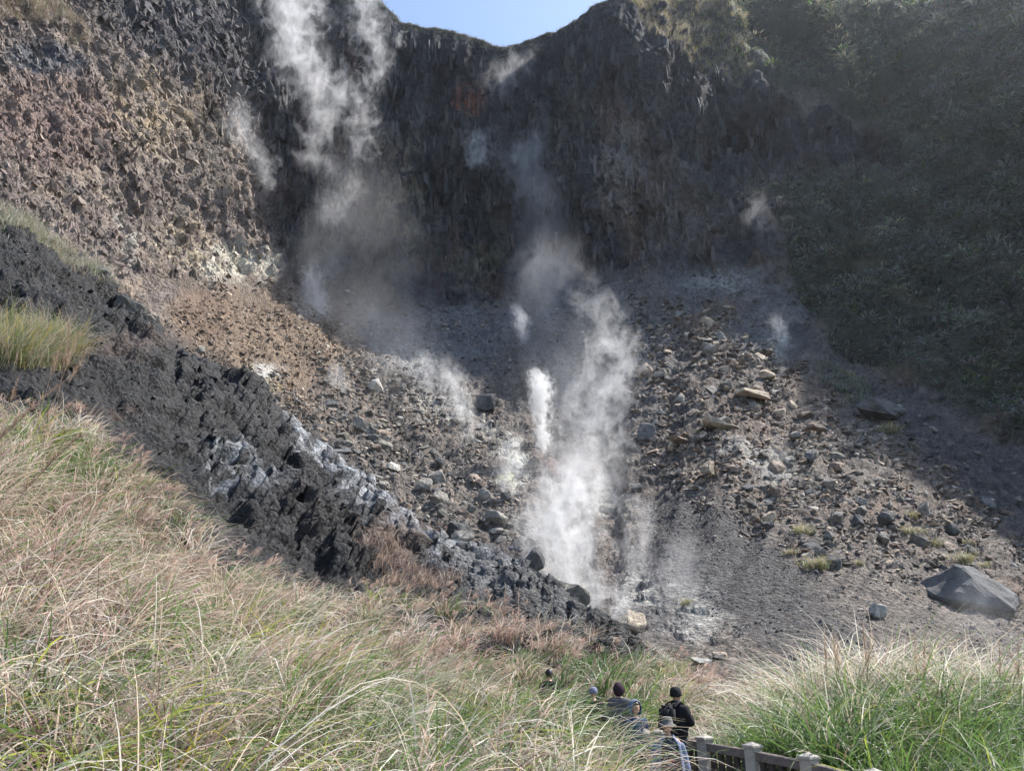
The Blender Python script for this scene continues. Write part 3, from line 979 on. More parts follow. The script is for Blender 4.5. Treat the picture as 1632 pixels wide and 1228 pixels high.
place_rock(onA, 1515, 845, 30, BLOCKS[3], S_DARK, 'dark block right of the upright grey rock', sink=.1)
place_rock(onA, 1572, 803, 30, BLOCKS[2], S_DARK, 'brownish boulder in the shaded gully near the right edge', sink=.1)
place_rock(onA, 1605, 818, 26, BLOCKS[6], S_BROWN, 'ledge shaped rock right of the brownish boulder in the gully', sink=.1)
place_rock(onB, 203, 503, 74, EDGE2, S_GREY, 'overhanging dark rock at the top edge of the black ridge', sink=.32, rot=(0, 26, 20), ratio=(1, 1, .8))
place_rock(onB, 140, 462, 38, BLOCKS[5], S_DARK, 'dark rock half buried in the ridge left of the overhanging rock', sink=.25)
place_rock(onB, 230, 522, 24, BLOCKS[9], S_GREY, 'small grey rock under the overhanging rock', sink=.15)
place_rock(onB, 285, 676, 12, BLOCKS[4], S_PALE, 'tiny white stone on the black gravel', sink=0, cat='stone')
place_rock(onB, 275, 592, 22, BLOCKS[6], S_DARK, 'lone dark rock in the middle of the black gravel', sink=.1)
place_rock(onA, 322, 556, 20, BLOCKS[8], S_GREY, 'grey rock on the warm brown scree under the cliff', sink=.1)

# boulders that only their field tells apart
LM = [(577, 684, 'the large smooth grey block'), (600, 622, 'the pale squarish rock'), (625, 745, 'the pale wedge shaped rock'), (698, 800, 'the pale crusted boulder'),
      (790, 838, 'the broad grey boulder'), (728, 862, 'the rust red patch'), (775, 655, 'the dark outcrop'), (815, 740, 'the white crust'), (1152, 683, 'the long tilted slab'),
      (1088, 703, 'the brown slab'), (1200, 638, 'the thin upper slab'), (1262, 644, 'the small orange tan rock'), (1030, 696, 'the dark smooth boulder'), (1405, 668, 'the large dark boulder'),
      (1545, 945, 'the huge grey block'), (1228, 828, 'the tan rock on the gravel fan'), (1280, 852, 'the yellowish tuft'), (1300, 905, 'the wide green tuft'), (1412, 838, 'the dark rounded boulder'),
      (1482, 830, 'the upright grey rock'), (1572, 803, 'the brownish gully boulder'), (1100, 490, 'the top of the right scree'), (1348, 600, 'the yellowish gully bush'), (1190, 740, 'the pale streak')]
SEEN = {}


def rock_label(u, v, size, slab, mat, where):
    lu, lv, nm = min(LM, key=lambda t: (t[0] - u) ** 2 + (t[1] - v) ** 2)
    dx, dy = u - lu, v - lv
    far = 'well ' if math.hypot(dx, dy) > 55 else ('close ' if math.hypot(dx, dy) < 22 else '')
    if abs(dx) > 2.2 * abs(dy):
        dr = 'left of' if dx < 0 else 'right of'
    elif abs(dy) > 2.2 * abs(dx):
        dr = 'above' if dy < 0 else 'below'
    else:
        dr = ('upper' if dy < 0 else 'lower') + (' left of' if dx < 0 else ' right of')
    sz = 'small' if size < 15 else ('medium' if size < 22 else 'large')
    co = {'grey_stone': 'grey', 'brown_stone': 'brown', 'dark_stone': 'dark', 'tan_stone': 'tan'}[mat.name]
    return f"{sz} {co} {'slab' if slab else 'rock'} {far}{dr} {nm}" + (f' {where}' if len(nm.split()) < 6 else '')


FIELDS = [
    ([(455, 630), (560, 640), (690, 700), (810, 800), (850, 900), (760, 880), (660, 830), (560, 735), (470, 670)], 95, (13, 40), [S_GREY, S_GREY, S_BROWN, S_DARK],
     'in left field', 'boulders of the left rock field'),
    ([(1030, 480), (1120, 490), (1260, 600), (1330, 700), (1250, 790), (1120, 770), (1020, 740), (1010, 620)], 80, (12, 36), [S_BROWN, S_TAN, S_GREY, S_BROWN],
     'on right scree', 'rocks of the upper right scree'),
    ([(1160, 740), (1330, 710), (1480, 800), (1600, 900), (1580, 930), (1430, 900), (1300, 930), (1200, 830)], 80, (12, 38), [S_GREY, S_BROWN, S_DARK, S_GREY],
     'on lower scree', 'rocks of the lower right scree'),
    ([(1340, 600), (1450, 640), (1632, 740), (1632, 830), (1500, 740), (1400, 650)], 35, (9, 20), [S_DARK, S_DARK, S_GREY],
     'in shade', 'rocks of the shaded gully'),
]
for fi, (poly, cnt, (s0, s1), mats, lab, grp) in enumerate(FIELDS):
    r = np.random.default_rng(900 + fi)
    pa = np.array(poly, float)
    k = 0
    while k < cnt:
        u_, v_ = r.uniform(*np.array([pa[:, 0].min(), pa[:, 0].max()])), r.uniform(pa[:, 1].min(), pa[:, 1].max())
        if poly_sd(np.array([u_]), np.array([v_]), pa)[0] < 3:
            continue
        size = s0 + (s1 - s0) * r.random() ** 1.9
        slab = r.random() < .3
        me = SLABS[r.integers(5)] if slab else BLOCKS[r.integers(10)]
        mt = mats[r.integers(len(mats))]
        rl = rock_label(u_, v_, size, slab, mt, lab)
        if SEEN.get(rl, 0) >= 1 and r.random() < .999:      # look for a spot that can be told apart
            continue
        SEEN[rl] = SEEN.get(rl, 0) + 1
        place_rock(onA, u_, v_, size, me, mt, rl, 'boulder', grp, 'boulder', sink=.32, seed=k)
        k += 1


# small stones nobody could count
def rubble(name, fn, poly, count, smin, smax, cols, label, seed, axis=None, stretch=1.0, jit=.16, cat='rubble', even=False):
    r = np.random.default_rng(seed)
    pa = np.array(poly, float)
    u_ = r.uniform(pa[:, 0].min(), pa[:, 0].max(), count * 4)
    v_ = r.uniform(pa[:, 1].min(), pa[:, 1].max(), count * 4)
    cl = fbm(np.stack([u_ / 45, v_ / 45, 0 * u_ + seed], -1), 3)
    ok = (poly_sd(u_, v_, pa) > r.uniform(-12, 6, len(u_))) & ((cl > r.uniform(-.25, .35, len(u_))) | even)
    u_, v_ = u_[ok][:count], v_[ok][:count]
    n_ = len(u_)
    p = fn(u_, v_)
    nn = normal_at(fn, u_, v_, 6)
    zc = p[:, 1] * CP + p[:, 2] * SP
    half = .5 * (smin + (smax - smin) * r.random(n_) ** 3.5) * zc / F
    shapes = [rock_arrays(400 + k, 9, [(1, .75, .4), (1, .7, .6), (1, .8, .26)][k % 3]) for k in range(9)]
    pick = r.integers(9, size=n_)
    cols = np.array(cols)
    VV, FF, CC = [], [], []
    base = 0
    for k, (sv, sf) in enumerate(shapes):
        idx = np.where(pick == k)[0]
        if len(idx) == 0:
            continue
        m = len(idx)
        # random rotations
        ya = r.uniform(0, np.pi, m)
        q_ = np.stack([np.cos(ya), r.normal(0, .16, m), r.normal(0, .16, m), np.sin(ya)], -1)
        q_ /= np.linalg.norm(q_, axis=1)[:, None]
        w, x, y, z = q_.T
        if axis is not None:       # lay the long side along the grain of the rock
            b_ = Vector((1, 0, 0)).rotation_difference(Vector(axis))
            q_ = np.stack([np.cos(ya), np.sin(ya), r.normal(0, jit, m), r.normal(0, jit, m)], -1)
            bw, bx, by, bz = b_
            w, x, y, z = q_.T
            q_ = np.stack([bw * w - bx * x - by * y - bz * z, bw * x + bx * w + by * z - bz * y, bw * y - bx * z + by * w + bz * x, bw * z + bx * y - by * x + bz * w], -1)
            q_ /= np.linalg.norm(q_, axis=1)[:, None]
            w, x, y, z = q_.T
        R = np.stack([1 - 2 * (y * y + z * z), 2 * (x * y - z * w), 2 * (x * z + y * w), 2 * (x * y + z * w), 1 - 2 * (x * x + z * z), 2 * (y * z - x * w),
                      2 * (x * z - y * w), 2 * (y * z + x * w), 1 - 2 * (x * x + y * y)], -1).reshape(m, 3, 3)
        vv = np.einsum('mij,kj->mki', R, sv * np.array([stretch, 1, 1])) * half[idx][:, None, None] * r.uniform(.75, 1.2, (m, 1, 3)) + (p[idx] + nn[idx] * half[idx][:, None] * (-.05 if even else -.12))[:, None]
        VV.append(vv.reshape(-1, 3))
        FF.append((sf[None] + (np.arange(m) * len(sv))[:, None, None] + base).reshape(-1, 3))
        c = cols[r.integers(len(cols), size=m)] * r.uniform(.6, 1.5, (m, 1))
        if even:       # pieces of the wall itself: the colour of the rock they stand in
            c = .3 * c + .7 * colour_at(u_[idx], v_[idx]) * r.uniform(.65, 1.5, (m, 1))
        CC.append(np.repeat(c, len(sv), 0))
        base += m * len(sv)
    me = mesh_np(name, np.concatenate(VV), np.concatenate(FF), np.concatenate(CC), False)
    return tag(link(name, me, M_RUBBLE), label, cat, kind='stuff')


GB = [(.155, .14, .125), (.12, .105, .095), (.2, .165, .135), (.085, .08, .076), (.26, .23, .195)]
RB = [(.2, .145, .105), (.155, .108, .085), (.25, .195, .14), (.115, .09, .075), (.31, .26, .2)]
DK = [(.07, .07, .072), (.1, .098, .098), (.05, .05, .053), (.16, .155, .15)]
BK = [(.022, .022, .024), (.035, .034, .036), (.015, .015, .017), (.06, .058, .06), (.028, .026, .028), (.022, .022, .024), (.11, .105, .1)]
rubble('rubble', onA, [(440, 600), (560, 560), (700, 640), (830, 760), (860, 900), (760, 885), (660, 840), (560, 760), (430, 650)], 8500, 3, 20, GB, 'loose grey rubble between the boulders of the left rock field', 11)
rubble('rubble', onA, [(270, 470), (430, 450), (520, 500), (660, 610), (700, 680), (560, 700), (430, 640), (300, 560)], 6000, 3, 14, RB, 'loose brown rubble below the sunlit cliff', 12)
rubble('rubble', onA, [(1010, 480), (1150, 480), (1280, 580), (1450, 700), (1632, 840), (1632, 1000), (1500, 930), (1300, 900), (1100, 800), (1000, 700)], 14500, 3, 22, GB + RB, 'loose brown rubble covering the right scree', 13)
rubble('rubble', onA, [(1020, 790), (1110, 770), (1240, 860), (1400, 930), (1632, 1000), (1632, 1080), (1250, 1090), (1120, 960), (1040, 880)], 7000, 2.5, 10, DK + GB[:2], 'dark loose gravel on the lower right fan', 14)
rubble('rubble', onA, [(1270, 520), (1420, 600), (1632, 730), (1632, 860), (1480, 740), (1360, 640)], 1400, 3, 10, DK, 'loose stones in the shaded gully', 15)
LW = [(.20, .165, .14), (.25, .205, .165), (.15, .12, .105), (.29, .24, .19), (.11, .09, .085), (.21, .155, .135)]
rubble('cliff_fragments', onA, [(-10, -20), (120, -20), (250, 130), (330, 180), (400, 270), (430, 400), (380, 440), (270, 450), (180, 440), (80, 400), (-10, 330)], 7000, 4, 17, LW, 'brown broken rock standing out of the sunlit cliff', 21, (0.1, .42, -.9), 1.7, .2, 'rock', True)
rubble('cliff_fragments', onA, [(120, -20), (380, -60), (400, 150), (410, 260), (330, 180), (250, 130)], 2200, 5, 20, DK + LW[4:5], 'dark broken rock at the top of the left cliff', 22, (0.1, .3, -.95), 1.7, .2, 'rock', True)
BW = [(.06, .06, .064), (.09, .088, .088), (.13, .12, .11), (.045, .046, .05), (.16, .14, .12)]
rubble('cliff_fragments', onA, [(400, 20), (560, 40), (640, 75), (810, 112), (900, 85), (960, 50), (1060, 60), (1200, 165), (1420, 250), (1200, 290), (1230, 400), (1100, 430), (900, 430), (700, 475), (560, 460), (450, 420)], 4600, 4, 17, BW, 'dark upright rock blocks of the back cliff', 23, (0.0, .06, -1.0), 3.4, .05, 'rock', True)
rubble('rubble', onB, [(0, 390), (120, 440), (240, 510), (430, 660), (600, 800), (880, 930), (950, 1000), (600, 930), (480, 900), (350, 820), (180, 680), (0, 600)], 9000, 2.5, 14, BK, 'black gravel covering the ridge', 16)
rubble('rubble', onA, [(460, 470), (600, 490), (760, 480), (1000, 450), (1180, 430), (1230, 520), (1010, 560), (900, 600), (880, 740), (800, 760), (700, 620), (560, 520)], 4000, 3, 14, GB, 'loose grey stones above the left steam wisp', 17)
rubble('rubble', onA, [(255, 505), (300, 505), (430, 590), (570, 700), (660, 800), (640, 830), (520, 715), (400, 625), (300, 560)], 1600, 3, 13, BK + GB[:2], 'dark stones strewn along the top edge of the black ridge', 18)

# ------------------------------------------------------------------ grass
def blades(base, az, Lh, th0, th1, width, segs, c0, c1, r, pw=1.35):
    n = len(base)
    s = np.linspace(0, 1, segs + 1)
    mid = (s[:-1] + s[1:]) / 2
    th = th0[:, None] + (th1 - th0)[:, None] * mid[None] ** pw
    ds = (Lh / segs)[:, None]
    rr = np.concatenate([np.zeros((n, 1)), np.cumsum(np.sin(th) * ds, 1)], 1)
    zz = np.concatenate([np.zeros((n, 1)), np.cumsum(np.cos(th) * ds, 1)], 1)
    ca, sa = np.cos(az)[:, None], np.sin(az)[:, None]
    side = r.normal(0, .05, (n, 1)) * Lh[:, None] * s[None] ** 2
    cen = base[:, None] + np.stack([rr * ca - side * sa, rr * sa + side * ca, zz], -1)
    tw = r.uniform(-.9, .9, n)
    wv = np.stack([-np.sin(az) * np.cos(tw), np.cos(az) * np.cos(tw), np.sin(tw)], -1)
    prof = np.clip((1 - s) ** .75, .04, 1) * np.clip(.55 + s * 3, 0, 1)
    hw = .5 * width[:, None] * prof[None]
    off = wv[:, None] * hw[..., None]
    vv = np.stack([cen - off, cen + off], 2).reshape(n, -1, 3)
    cc = c0[:, None] + (c1 - c0)[:, None] * (s ** 1.2)[None, :, None]
    cc = np.repeat(cc, 2, 1)
    q = np.array([[2 * k, 2 * k + 1, 2 * k + 3, 2 * k + 2] for k in range(segs)])
    ff = q[None] + (np.arange(n) * 2 * (segs + 1))[:, None, None]
    return vv.reshape(-1, 3), ff.reshape(-1, 4), cc.reshape(-1, 3)


class Pile:
    def __init__(self):
        self.v, self.f, self.c, self.n = [], [], [], 0

    def add(self, t):
        v, f, c = t
        self.v.append(v)
        self.f.append(f + self.n)
        self.c.append(c)
        self.n += len(v)

    def mesh(self, name):
        return mesh_np(name, np.concatenate(self.v), np.concatenate(self.f), np.clip(np.concatenate(self.c), .005, .85))


PAL = {  # root colour, tip colour
    'straw': ((.30, .235, .155), (.64, .54, .42)),
    'pale': ((.36, .32, .25), (.76, .71, .63)),
    'pink': ((.24, .155, .125), (.52, .37, .31)),
    'brown': ((.12, .08, .066), (.25, .17, .145)),
    'green': ((.065, .125, .028), (.13, .22, .055)),
    'deep': ((.05, .085, .03), (.10, .16, .06)),
    'dusk': ((.1, .11, .10), (.27, .29, .27)),
    'sage': ((.15, .19, .10), (.36, .38, .26)),
    'lime': ((.22, .28, .05), (.36, .38, .07)),
    'gold': ((.30, .25, .05), (.60, .46, .08)),
}
PALN = list(PAL)
PAL0 = np.array([PAL[k][0] for k in PALN])
PAL1 = np.array([PAL[k][1] for k in PALN])


def tufts(pile, cen, nb, H, wid, segs, weights, r, wind=0.0, windw=.5, spread=.12, arch=(1.0, 2.0)):
    """cen (n,3); H (n); weights (n, len(PAL)) chance of each colour"""
    n = len(cen)
    idx = np.repeat(np.arange(n), nb)
    m = len(idx)
    az = r.uniform(0, 2 * np.pi, m)
    # pull the leaning direction to the wind
    wd = np.broadcast_to(np.asarray(wind, float), (n,))[idx]
    ww_ = np.broadcast_to(np.asarray(windw, float), (n,))[idx] * 2
    wx, wy = np.cos(az) + ww_ * np.cos(wd), np.sin(az) + ww_ * np.sin(wd)
    az = np.arctan2(wy, wx)
    base = cen[idx] + np.stack([r.normal(0, spread, m), r.normal(0, spread, m), -.05 * np.ones(m)], -1)
    Lh = H[idx] * r.uniform(.55, 1.25, m)
    th0 = np.abs(r.normal(.18, .14, m))
    th1 = r.uniform(arch[0], arch[1], m)
    stiff = r.random(m) < .05
    th1[stiff] = th0[stiff] + r.uniform(.1, .5, stiff.sum())
    Lh[stiff] *= .7
    cw = np.cumsum(weights, 1)
    cw /= cw[:, -1:]
    k = (r.random(m)[:, None] > cw[idx]).sum(1).clip(0, len(PALN) - 1)
    j = r.uniform(.75, 1.25, (m, 1))
    w_ = wid * r.uniform(.6, 1.3, m)
    pile.add(blades(base, az, Lh, th0, th1, w_, segs, PAL0[k] * j, PAL1[k] * j, r))


def scatter(x0, x1, y0, y1, step, r):
    gx_, gy_ = np.meshgrid(np.arange(x0, x1, step), np.arange(y0, y1, step))
    x = (gx_ + r.uniform(-.5, .5, gx_.shape) * step).ravel()
    y = (gy_ + r.uniform(-.5, .5, gy_.shape) * step).ravel()
    return x, y


def W(**kw):
    return np.array([kw.get(k, 0.0) for k in PALN])


W_NEAR = W(straw=.24, pale=.15, pink=.18, brown=.16, green=.13, sage=.07, lime=.05, gold=.02)
W_TOP = W(straw=.36, pale=.14, pink=.26, brown=.08, green=.08, sage=.08)
W_GREEN = W(straw=.06, pale=.12, pink=.02, brown=.05, green=.38, deep=.14, sage=.15, lime=.08)
W_PINK = W(straw=.22, pale=.16, pink=.42, brown=.14, green=.05, sage=.05)
W_DEEP = W(straw=.04, pale=.08, green=.36, deep=.40, sage=.10, brown=.02)


def bank_weights(u, v):
    w = np.tile(W_TOP, (len(u), 1))

    def mix(mask, ww):
        nonlocal w
        w = w * (1 - mask[:, None]) + ww[None] * mask[:, None]
    nz = fbm(np.stack([u / 90, v / 60, 0 * u], -1), 3)
    mix(smooth(960, 1080, v + 60 * nz) * smooth(720, 500, u), W_NEAR)
    mix(smooth(.0, .3, nz) * .7, W_GREEN)
    mix(np.exp(-((u - 110) / 150) ** 2 - ((v - 740) / 70) ** 2) * .55, W_GREEN)
    mix(np.exp(-((u - 540) / 190) ** 2 - ((v - 1190) / 90) ** 2) * .95, W_GREEN)
    mix(np.exp(-((u - 840) / 190) ** 2 - ((v - 1170) / 90) ** 2) * .95, W_GREEN)
    mix(np.exp(-((u - 920) / 80) ** 2 - ((v - 1070) / 40) ** 2) * .95, W_DEEP)
    mix(np.exp(-((u - 1030) / 60) ** 2 - ((v - 1120) / 40) ** 2) * .8, W_GREEN)
    mix(smooth(560, 640, u) * smooth(1035, 990, v) * .9, W_PINK)
    mix(smooth(1060, 1110, u) * smooth(1200, 1140, v) * .95, W_PINK)
    mix(smooth(240, 160, u) * smooth(680, 640, v) * .7, W_PINK)
    mix(np.exp(-((u - 230) / 90) ** 2 - ((v - 790) / 60) ** 2) * .5, W_PINK)
    return w


WIND = math.radians(-8)
pile = Pile()
rg = np.random.default_rng(51)
CAP_U = [700, 800, 860, 930, 960, 985, 1000, 1015, 1030, 1050, 1140]
CAP_V = [1050, 1056, 1070, 1092, 1104, 1130, 1172, 1215, 1300, 1400, 1400]
TOP_U = [-300, 0, 130, 250, 350, 430, 520, 640, 800, 900, 1000, 1060, 1120, 1210, 1260, 1700]
TOP_V = [600, 640, 660, 765, 865, 912, 938, 932, 952, 958, 1012, 1040, 1072, 1100, 1150, 1150]
for (y0, y1, step, nb, segs, wid, hh, xr) in [(1.9, 4.2, .44, 66, 9, .019, 1.45, (-6, 1.2)), (4.2, 8.0, .55, 84, 8, .022, 1.5, (-9, 2.2)), (8, 14, .70, 96, 6, .026, 1.5, (-15, 3)),
                                              (14, 22, .9, 96, 4, .032, 1.45, (-20, 4.5)), (22, 40, 1.15, 84, 3, .044, 1.4, (-14, 12))]:
    x, y = scatter(xr[0], xr[1], y0, y1, step, rg)
    z = ground_z(x, y)
    u_, v_, zc = project(np.stack([x, y, z + .7], -1))
    ok = (zc > .5) & (u_ > -260) & (u_ < 1700) & (v_ < 1560) & (path_dist(x, y) > .95)
    ok &= ~((x > 2.6) & (y < 18.5))
    ok &= ~((np.hypot((u_ - 315) / 34, (v_ - 905) / 36) < 1) & (rg.random(len(x)) < .8))
    x, y, z, u_, v_ = x[ok], y[ok], z[ok], u_[ok], v_[ok]
    n_ = len(x)
    mnd = fbm(np.stack([x / 1.9, y / 1.9, 0 * x], -1), 2)
    H = hh * (1.0 + .6 * mnd) * rg.uniform(.8, 1.2, n_)
    H = np.where((mnd < -.22) & (rg.random(n_) < .5), .0, H)
    # height limits: the edge of the grass against the dark ridge, and the people who stand behind it
    dirz = lambda vpx: (SP + (614 - vpx) / F * CP) / (CP - (614 - vpx) / F * SP)
    u0, _, _ = project(np.stack([x, y, z + .9], -1))
    lim = dirz(np.interp(u0, TOP_U, TOP_V) + rg.normal(0, 6, n_)) * y - z
    lim = np.where(y < 10, 9.0, lim)
    near_people = (u0 > 690) & (u0 < 1200) & (y < np.where(u0 < 960, 19.0, 14.9))
    lim2 = dirz(np.interp(u0, CAP_U, CAP_V) + rg.normal(0, 4, n_)) * y - z
    lim = np.where(near_people, np.minimum(lim, lim2), lim)
    H = np.minimum(H, np.maximum(lim, .0) * np.where(near_people, 1.12, 1.3))
    ok = (H > .28) & ~((y < 10) & (u0 > 850 + (y - 4) * 18)) & ~((y < 14) & (u0 > 1005))
    x, y, z, u_, v_, H = x[ok], y[ok], z[ok], u_[ok], v_[ok], H[ok]
    wb = bank_weights(u_, v_)
    cwb = np.cumsum(wb / wb.sum(1, keepdims=True), 1)
    one = np.eye(len(PALN))[(rg.random(len(x))[:, None] > cwb).sum(1).clip(0, len(PALN) - 1)]
    wb = .45 * wb / wb.sum(1, keepdims=True) + .55 * one      # every clump has a colour of its own
    lean = WIND + .9 * fbm(np.stack([x / 1.8, y / 1.8, 0 * x + 3], -1), 2)
    tufts(pile, np.stack([x, y, z], -1), nb, H, wid, segs, wb, rg, lean, np.where((u0[ok] > 900) & (y < 16), .1, .34), step * .17, (1.2, 2.7))
# nodding seed plumes above the dry clumps
x, y = scatter(-16, 9, 6, 36, 1.0, rg)
z = ground_z(x, y)
u_, v_, zc = project(np.stack([x, y, z + 1.2], -1))
dz_ = dirz(np.interp(u_, TOP_U, TOP_V) - 14) * y - z
ok = (u_ > -60) & (u_ < 1230) & (v_ < 1250) & (path_dist(x, y) > 1.2) & (dz_ > .8) & ~((x > 2.6) & (y < 18.5)) & ~((u_ > 820) & (u_ < 1200) & (y < 20)) & (rg.random(len(x)) < .55)
x, y, z, dz_ = x[ok], y[ok], z[ok], dz_[ok]
for x_, y_, z_, lm_ in zip(x, y, z, dz_):
    h_ = min(rg.uniform(1.1, 1.7), lm_ * 1.15)
    k_ = rg.integers(2, 5)
    a_ = WIND + rg.normal(0, .5, k_)
    b_ = np.tile([x_, y_, z_], (k_, 1)) + rg.normal(0, .08, (k_, 3)) * [1, 1, 0]
    c_ = np.tile([(.33, .23, .17)], (k_, 1))
    pile.add(blades(b_, a_, np.full(k_, h_), np.full(k_, .08), rg.uniform(.4, 1.1, k_), np.full(k_, .012 + .0006 * y_), 3, c_, c_ * 1.2, rg, 2.5))
    # feathery ends
    for bb, aa in zip(b_, a_):
        m_ = 9
        tip_ = bb + np.array([math.cos(aa) * h_ * .3, math.sin(aa) * h_ * .3, h_ * .84])
        bs_ = tip_ + rg.normal(0, .02, (m_, 3)) - np.outer(rg.uniform(0, .22, m_), [math.cos(aa) * .5, math.sin(aa) * .5, .8])
        cc_ = np.array([(.5, .36, .29), (.42, .28, .22), (.6, .5, .42)])[rg.integers(3, size=m_)]
        pile.add(blades(bs_, aa + rg.normal(0, .35, m_), rg.uniform(.12, .28, m_), np.full(m_, .6), rg.uniform(1.2, 2.0, m_), np.full(m_, .014 + .0007 * y_), 2, cc_, cc_ * 1.2, rg))
me = pile.mesh('silver_grass')
tag(link('silver_grass', me, M_GRASS), 'pale dry and green silver grass covering the bank in the foreground', 'grass', kind='stuff')

# the green thicket beyond the railing
pile = Pile()
x, y = scatter(3.2, 17.5, 11.0, 19.6, .46, rg)
z = ground_z(x, y)
fx = 3.37 + (14.85 - y) * .6 + .75
u_, v_, zc = project(np.stack([x, y, z + 1.0], -1))
ok = (x > np.where(y < 15.0, fx, 3.6)) & (u_ < 1750) & (path_dist(x, y) > 1.2) & (u_ > 1135)
x, y, z, u_, v_ = x[ok], y[ok], z[ok], u_[ok], v_[ok]
H = np.interp(u_, [1140, 1200, 1280, 1400, 1520, 1650], [1.1, 1.5, 2.3, 2.6, 2.5, 2.5]) * rg.uniform(.8, 1.15, len(x)) * np.clip(.62 + .09 * (y - 12), .62, 1.12)
wts = np.tile(W(straw=.02, pale=.05, green=.46, deep=.30, sage=.10, lime=.05, brown=.02), (len(x), 1))
tp = smooth(15.3, 18.2, y + .5 * rg.normal(size=len(y)))[:, None]
wts = wts * (1 - tp) + W(straw=.34, pale=.34, green=.12, sage=.14, pink=.06)[None] * tp
tufts(pile, np.stack([x, y, z], -1), 92, H, .042, 5, wts, rg, math.radians(0), .1, .16, (1.0, 2.5))
me = pile.mesh('thicket_grass')
tag(link('thicket_grass', me, M_GRASS), 'dense green silver grass with straw tips beyond the railing', 'grass', kind='stuff')


# hill cover: short leafy clumps on the right hillside, the rim and the crests
def hill_cover(name, fn, u_, v_, size, wts, label, seed, nb=9, wide=.2, segs=2, windw=.1):
    r = np.random.default_rng(seed)
    p = fn(u_, v_)
    pile = Pile()
    tufts(pile, p, nb, size * r.uniform(.6, 1.4, len(u_)), wide, segs, wts, r, math.radians(-10), windw, .25, (.8, 2.0))
    me = pile.mesh(name)
    return tag(link(name, me, M_BUSH), label, 'shrubs' if 'shrub' in label else 'grass', kind='stuff')


rh = np.random.default_rng(77)
u_ = rh.uniform(1010, 1780, 26000)
v_ = rh.uniform(-55, 860, 26000)
sdv = poly_sd(u_, v_, VEG)
ok = (sdv > rh.uniform(-6, 10, len(u_))) & (v_ > np.interp(u_, RIM[:, 0], RIM[:, 1]) + 2)
u_, v_ = u_[ok][:9500], v_[ok][:9500]
nz = fbm(np.stack([u_ / 60, v_ / 60, 0 * u_], -1), 3)
wts = np.tile(W(dusk=.7, deep=.1, sage=.12, brown=.08), (len(u_), 1))
tipm = (np.clip(smooth(60, 0, np.abs(poly_sd(u_, v_, [(1010, -30), (1080, -20), (1150, 60), (1205, 150), (1180, 150), (1110, 90), (1060, 40)]))) * smooth(1230, 1190, u_), 0, 1))[:, None]
wts = wts * (1 - tipm) + W(straw=.35, gold=.2, sage=.3, lime=.15)[None] * tipm
sun_tint = np.max([np.exp(-((u_ - bu) ** 2 + (v_ - bv) ** 2) / (1.2 * br) ** 2) for bu, bv, br, _ in SHOULDERS], 0)[:, None] * .9  # sunlight on the mounds put into the leaf colour as straw tones
wts = wts * (1 - sun_tint) + W(straw=.3, sage=.5, green=.2)[None] * sun_tint


def domes(name, fn, u_, v_, size, wts, label, seed, nleaf=30):
    """bushy mounds: leaves that stick out all round a low dome"""
    r = np.random.default_rng(seed)
    p = fn(u_, v_)
    n = len(p)
    R = size * (.5 + 1.3 * r.random(n) ** 2.5)
    idx = np.repeat(np.arange(n), nleaf)
    m = len(idx)
    az = r.uniform(0, 2 * np.pi, m)
    th = np.arccos(r.uniform(.0, 1, m))
    dirs = np.stack([np.sin(th) * np.cos(az), np.sin(th) * np.sin(az), np.cos(th) * .85], -1)
    base = p[idx] + dirs * (R[idx] * r.uniform(.45, .8, m))[:, None]
    cw = np.cumsum(wts, 1)
    cw /= cw[:, -1:]
    k0 = (r.random(n)[:, None] > cw).sum(1).clip(0, len(PALN) - 1)
    k = np.where(r.random(m) < .7, k0[idx], (r.random(m)[:, None] > cw[idx]).sum(1).clip(0, len(PALN) - 1))
    pn = fbm(np.stack([u_ / 55, v_ / 55, 0 * u_ + 2], -1), 3)
    j = (r.uniform(.6, 1.3, n) * np.clip(1 + 1.3 * pn, .45, 1.9))[idx][:, None] * r.uniform(.8, 1.25, (m, 1))
    pl = Pile()
    pl.add(blades(base, az, R[idx] * r.uniform(.28, .55, m), th, th + r.uniform(.4, 1.2, m), R[idx] * r.uniform(.1, .22, m), 2, PAL0[k] * j, PAL1[k] * j, r))
    return tag(link(name, pl.mesh(name), M_BUSH), label, 'shrubs', kind='stuff')


u_, v_, wts = u_[:5000], v_[:5000], wts[:5000]
domes('hill_shrubs', onA, u_, v_, np.interp(v_, [0, 300, 800], [1.7, 1.4, .95]), wts, 'low dark green shrubs covering the right hillside', 78, 24)

# rim fringe against the sky
u_ = rh.uniform(470, 1060, 1500)
v_ = np.interp(u_, RIM[:, 0], RIM[:, 1]) + rh.exponential(5, 1500) + 1
hill_cover('rim_grass', onA, u_, v_, np.where(u_ < 640, .95, .6), np.tile(W(dusk=.5, sage=.25, straw=.2, brown=.05), (len(u_), 1)), 'thin grass fringe along the crater rim against the sky', 79, 9, .1, 2)


def patch(name, fn, poly, count, size, wt, label, seed, nb=16, wide=.06, segs=3):
    r = np.random.default_rng(seed)
    pa = np.array(poly, float)
    u_ = r.uniform(pa[:, 0].min(), pa[:, 0].max(), count * 4)
    v_ = r.uniform(pa[:, 1].min(), pa[:, 1].max(), count * 4)
    ok = poly_sd(u_, v_, pa) > r.uniform(-4, 6, len(u_))
    u_, v_ = u_[ok][:count], v_[ok][:count]
    return hill_cover(name, fn, u_, v_, size, np.tile(wt, (len(u_), 1)), label, seed, nb, wide, segs, .3)


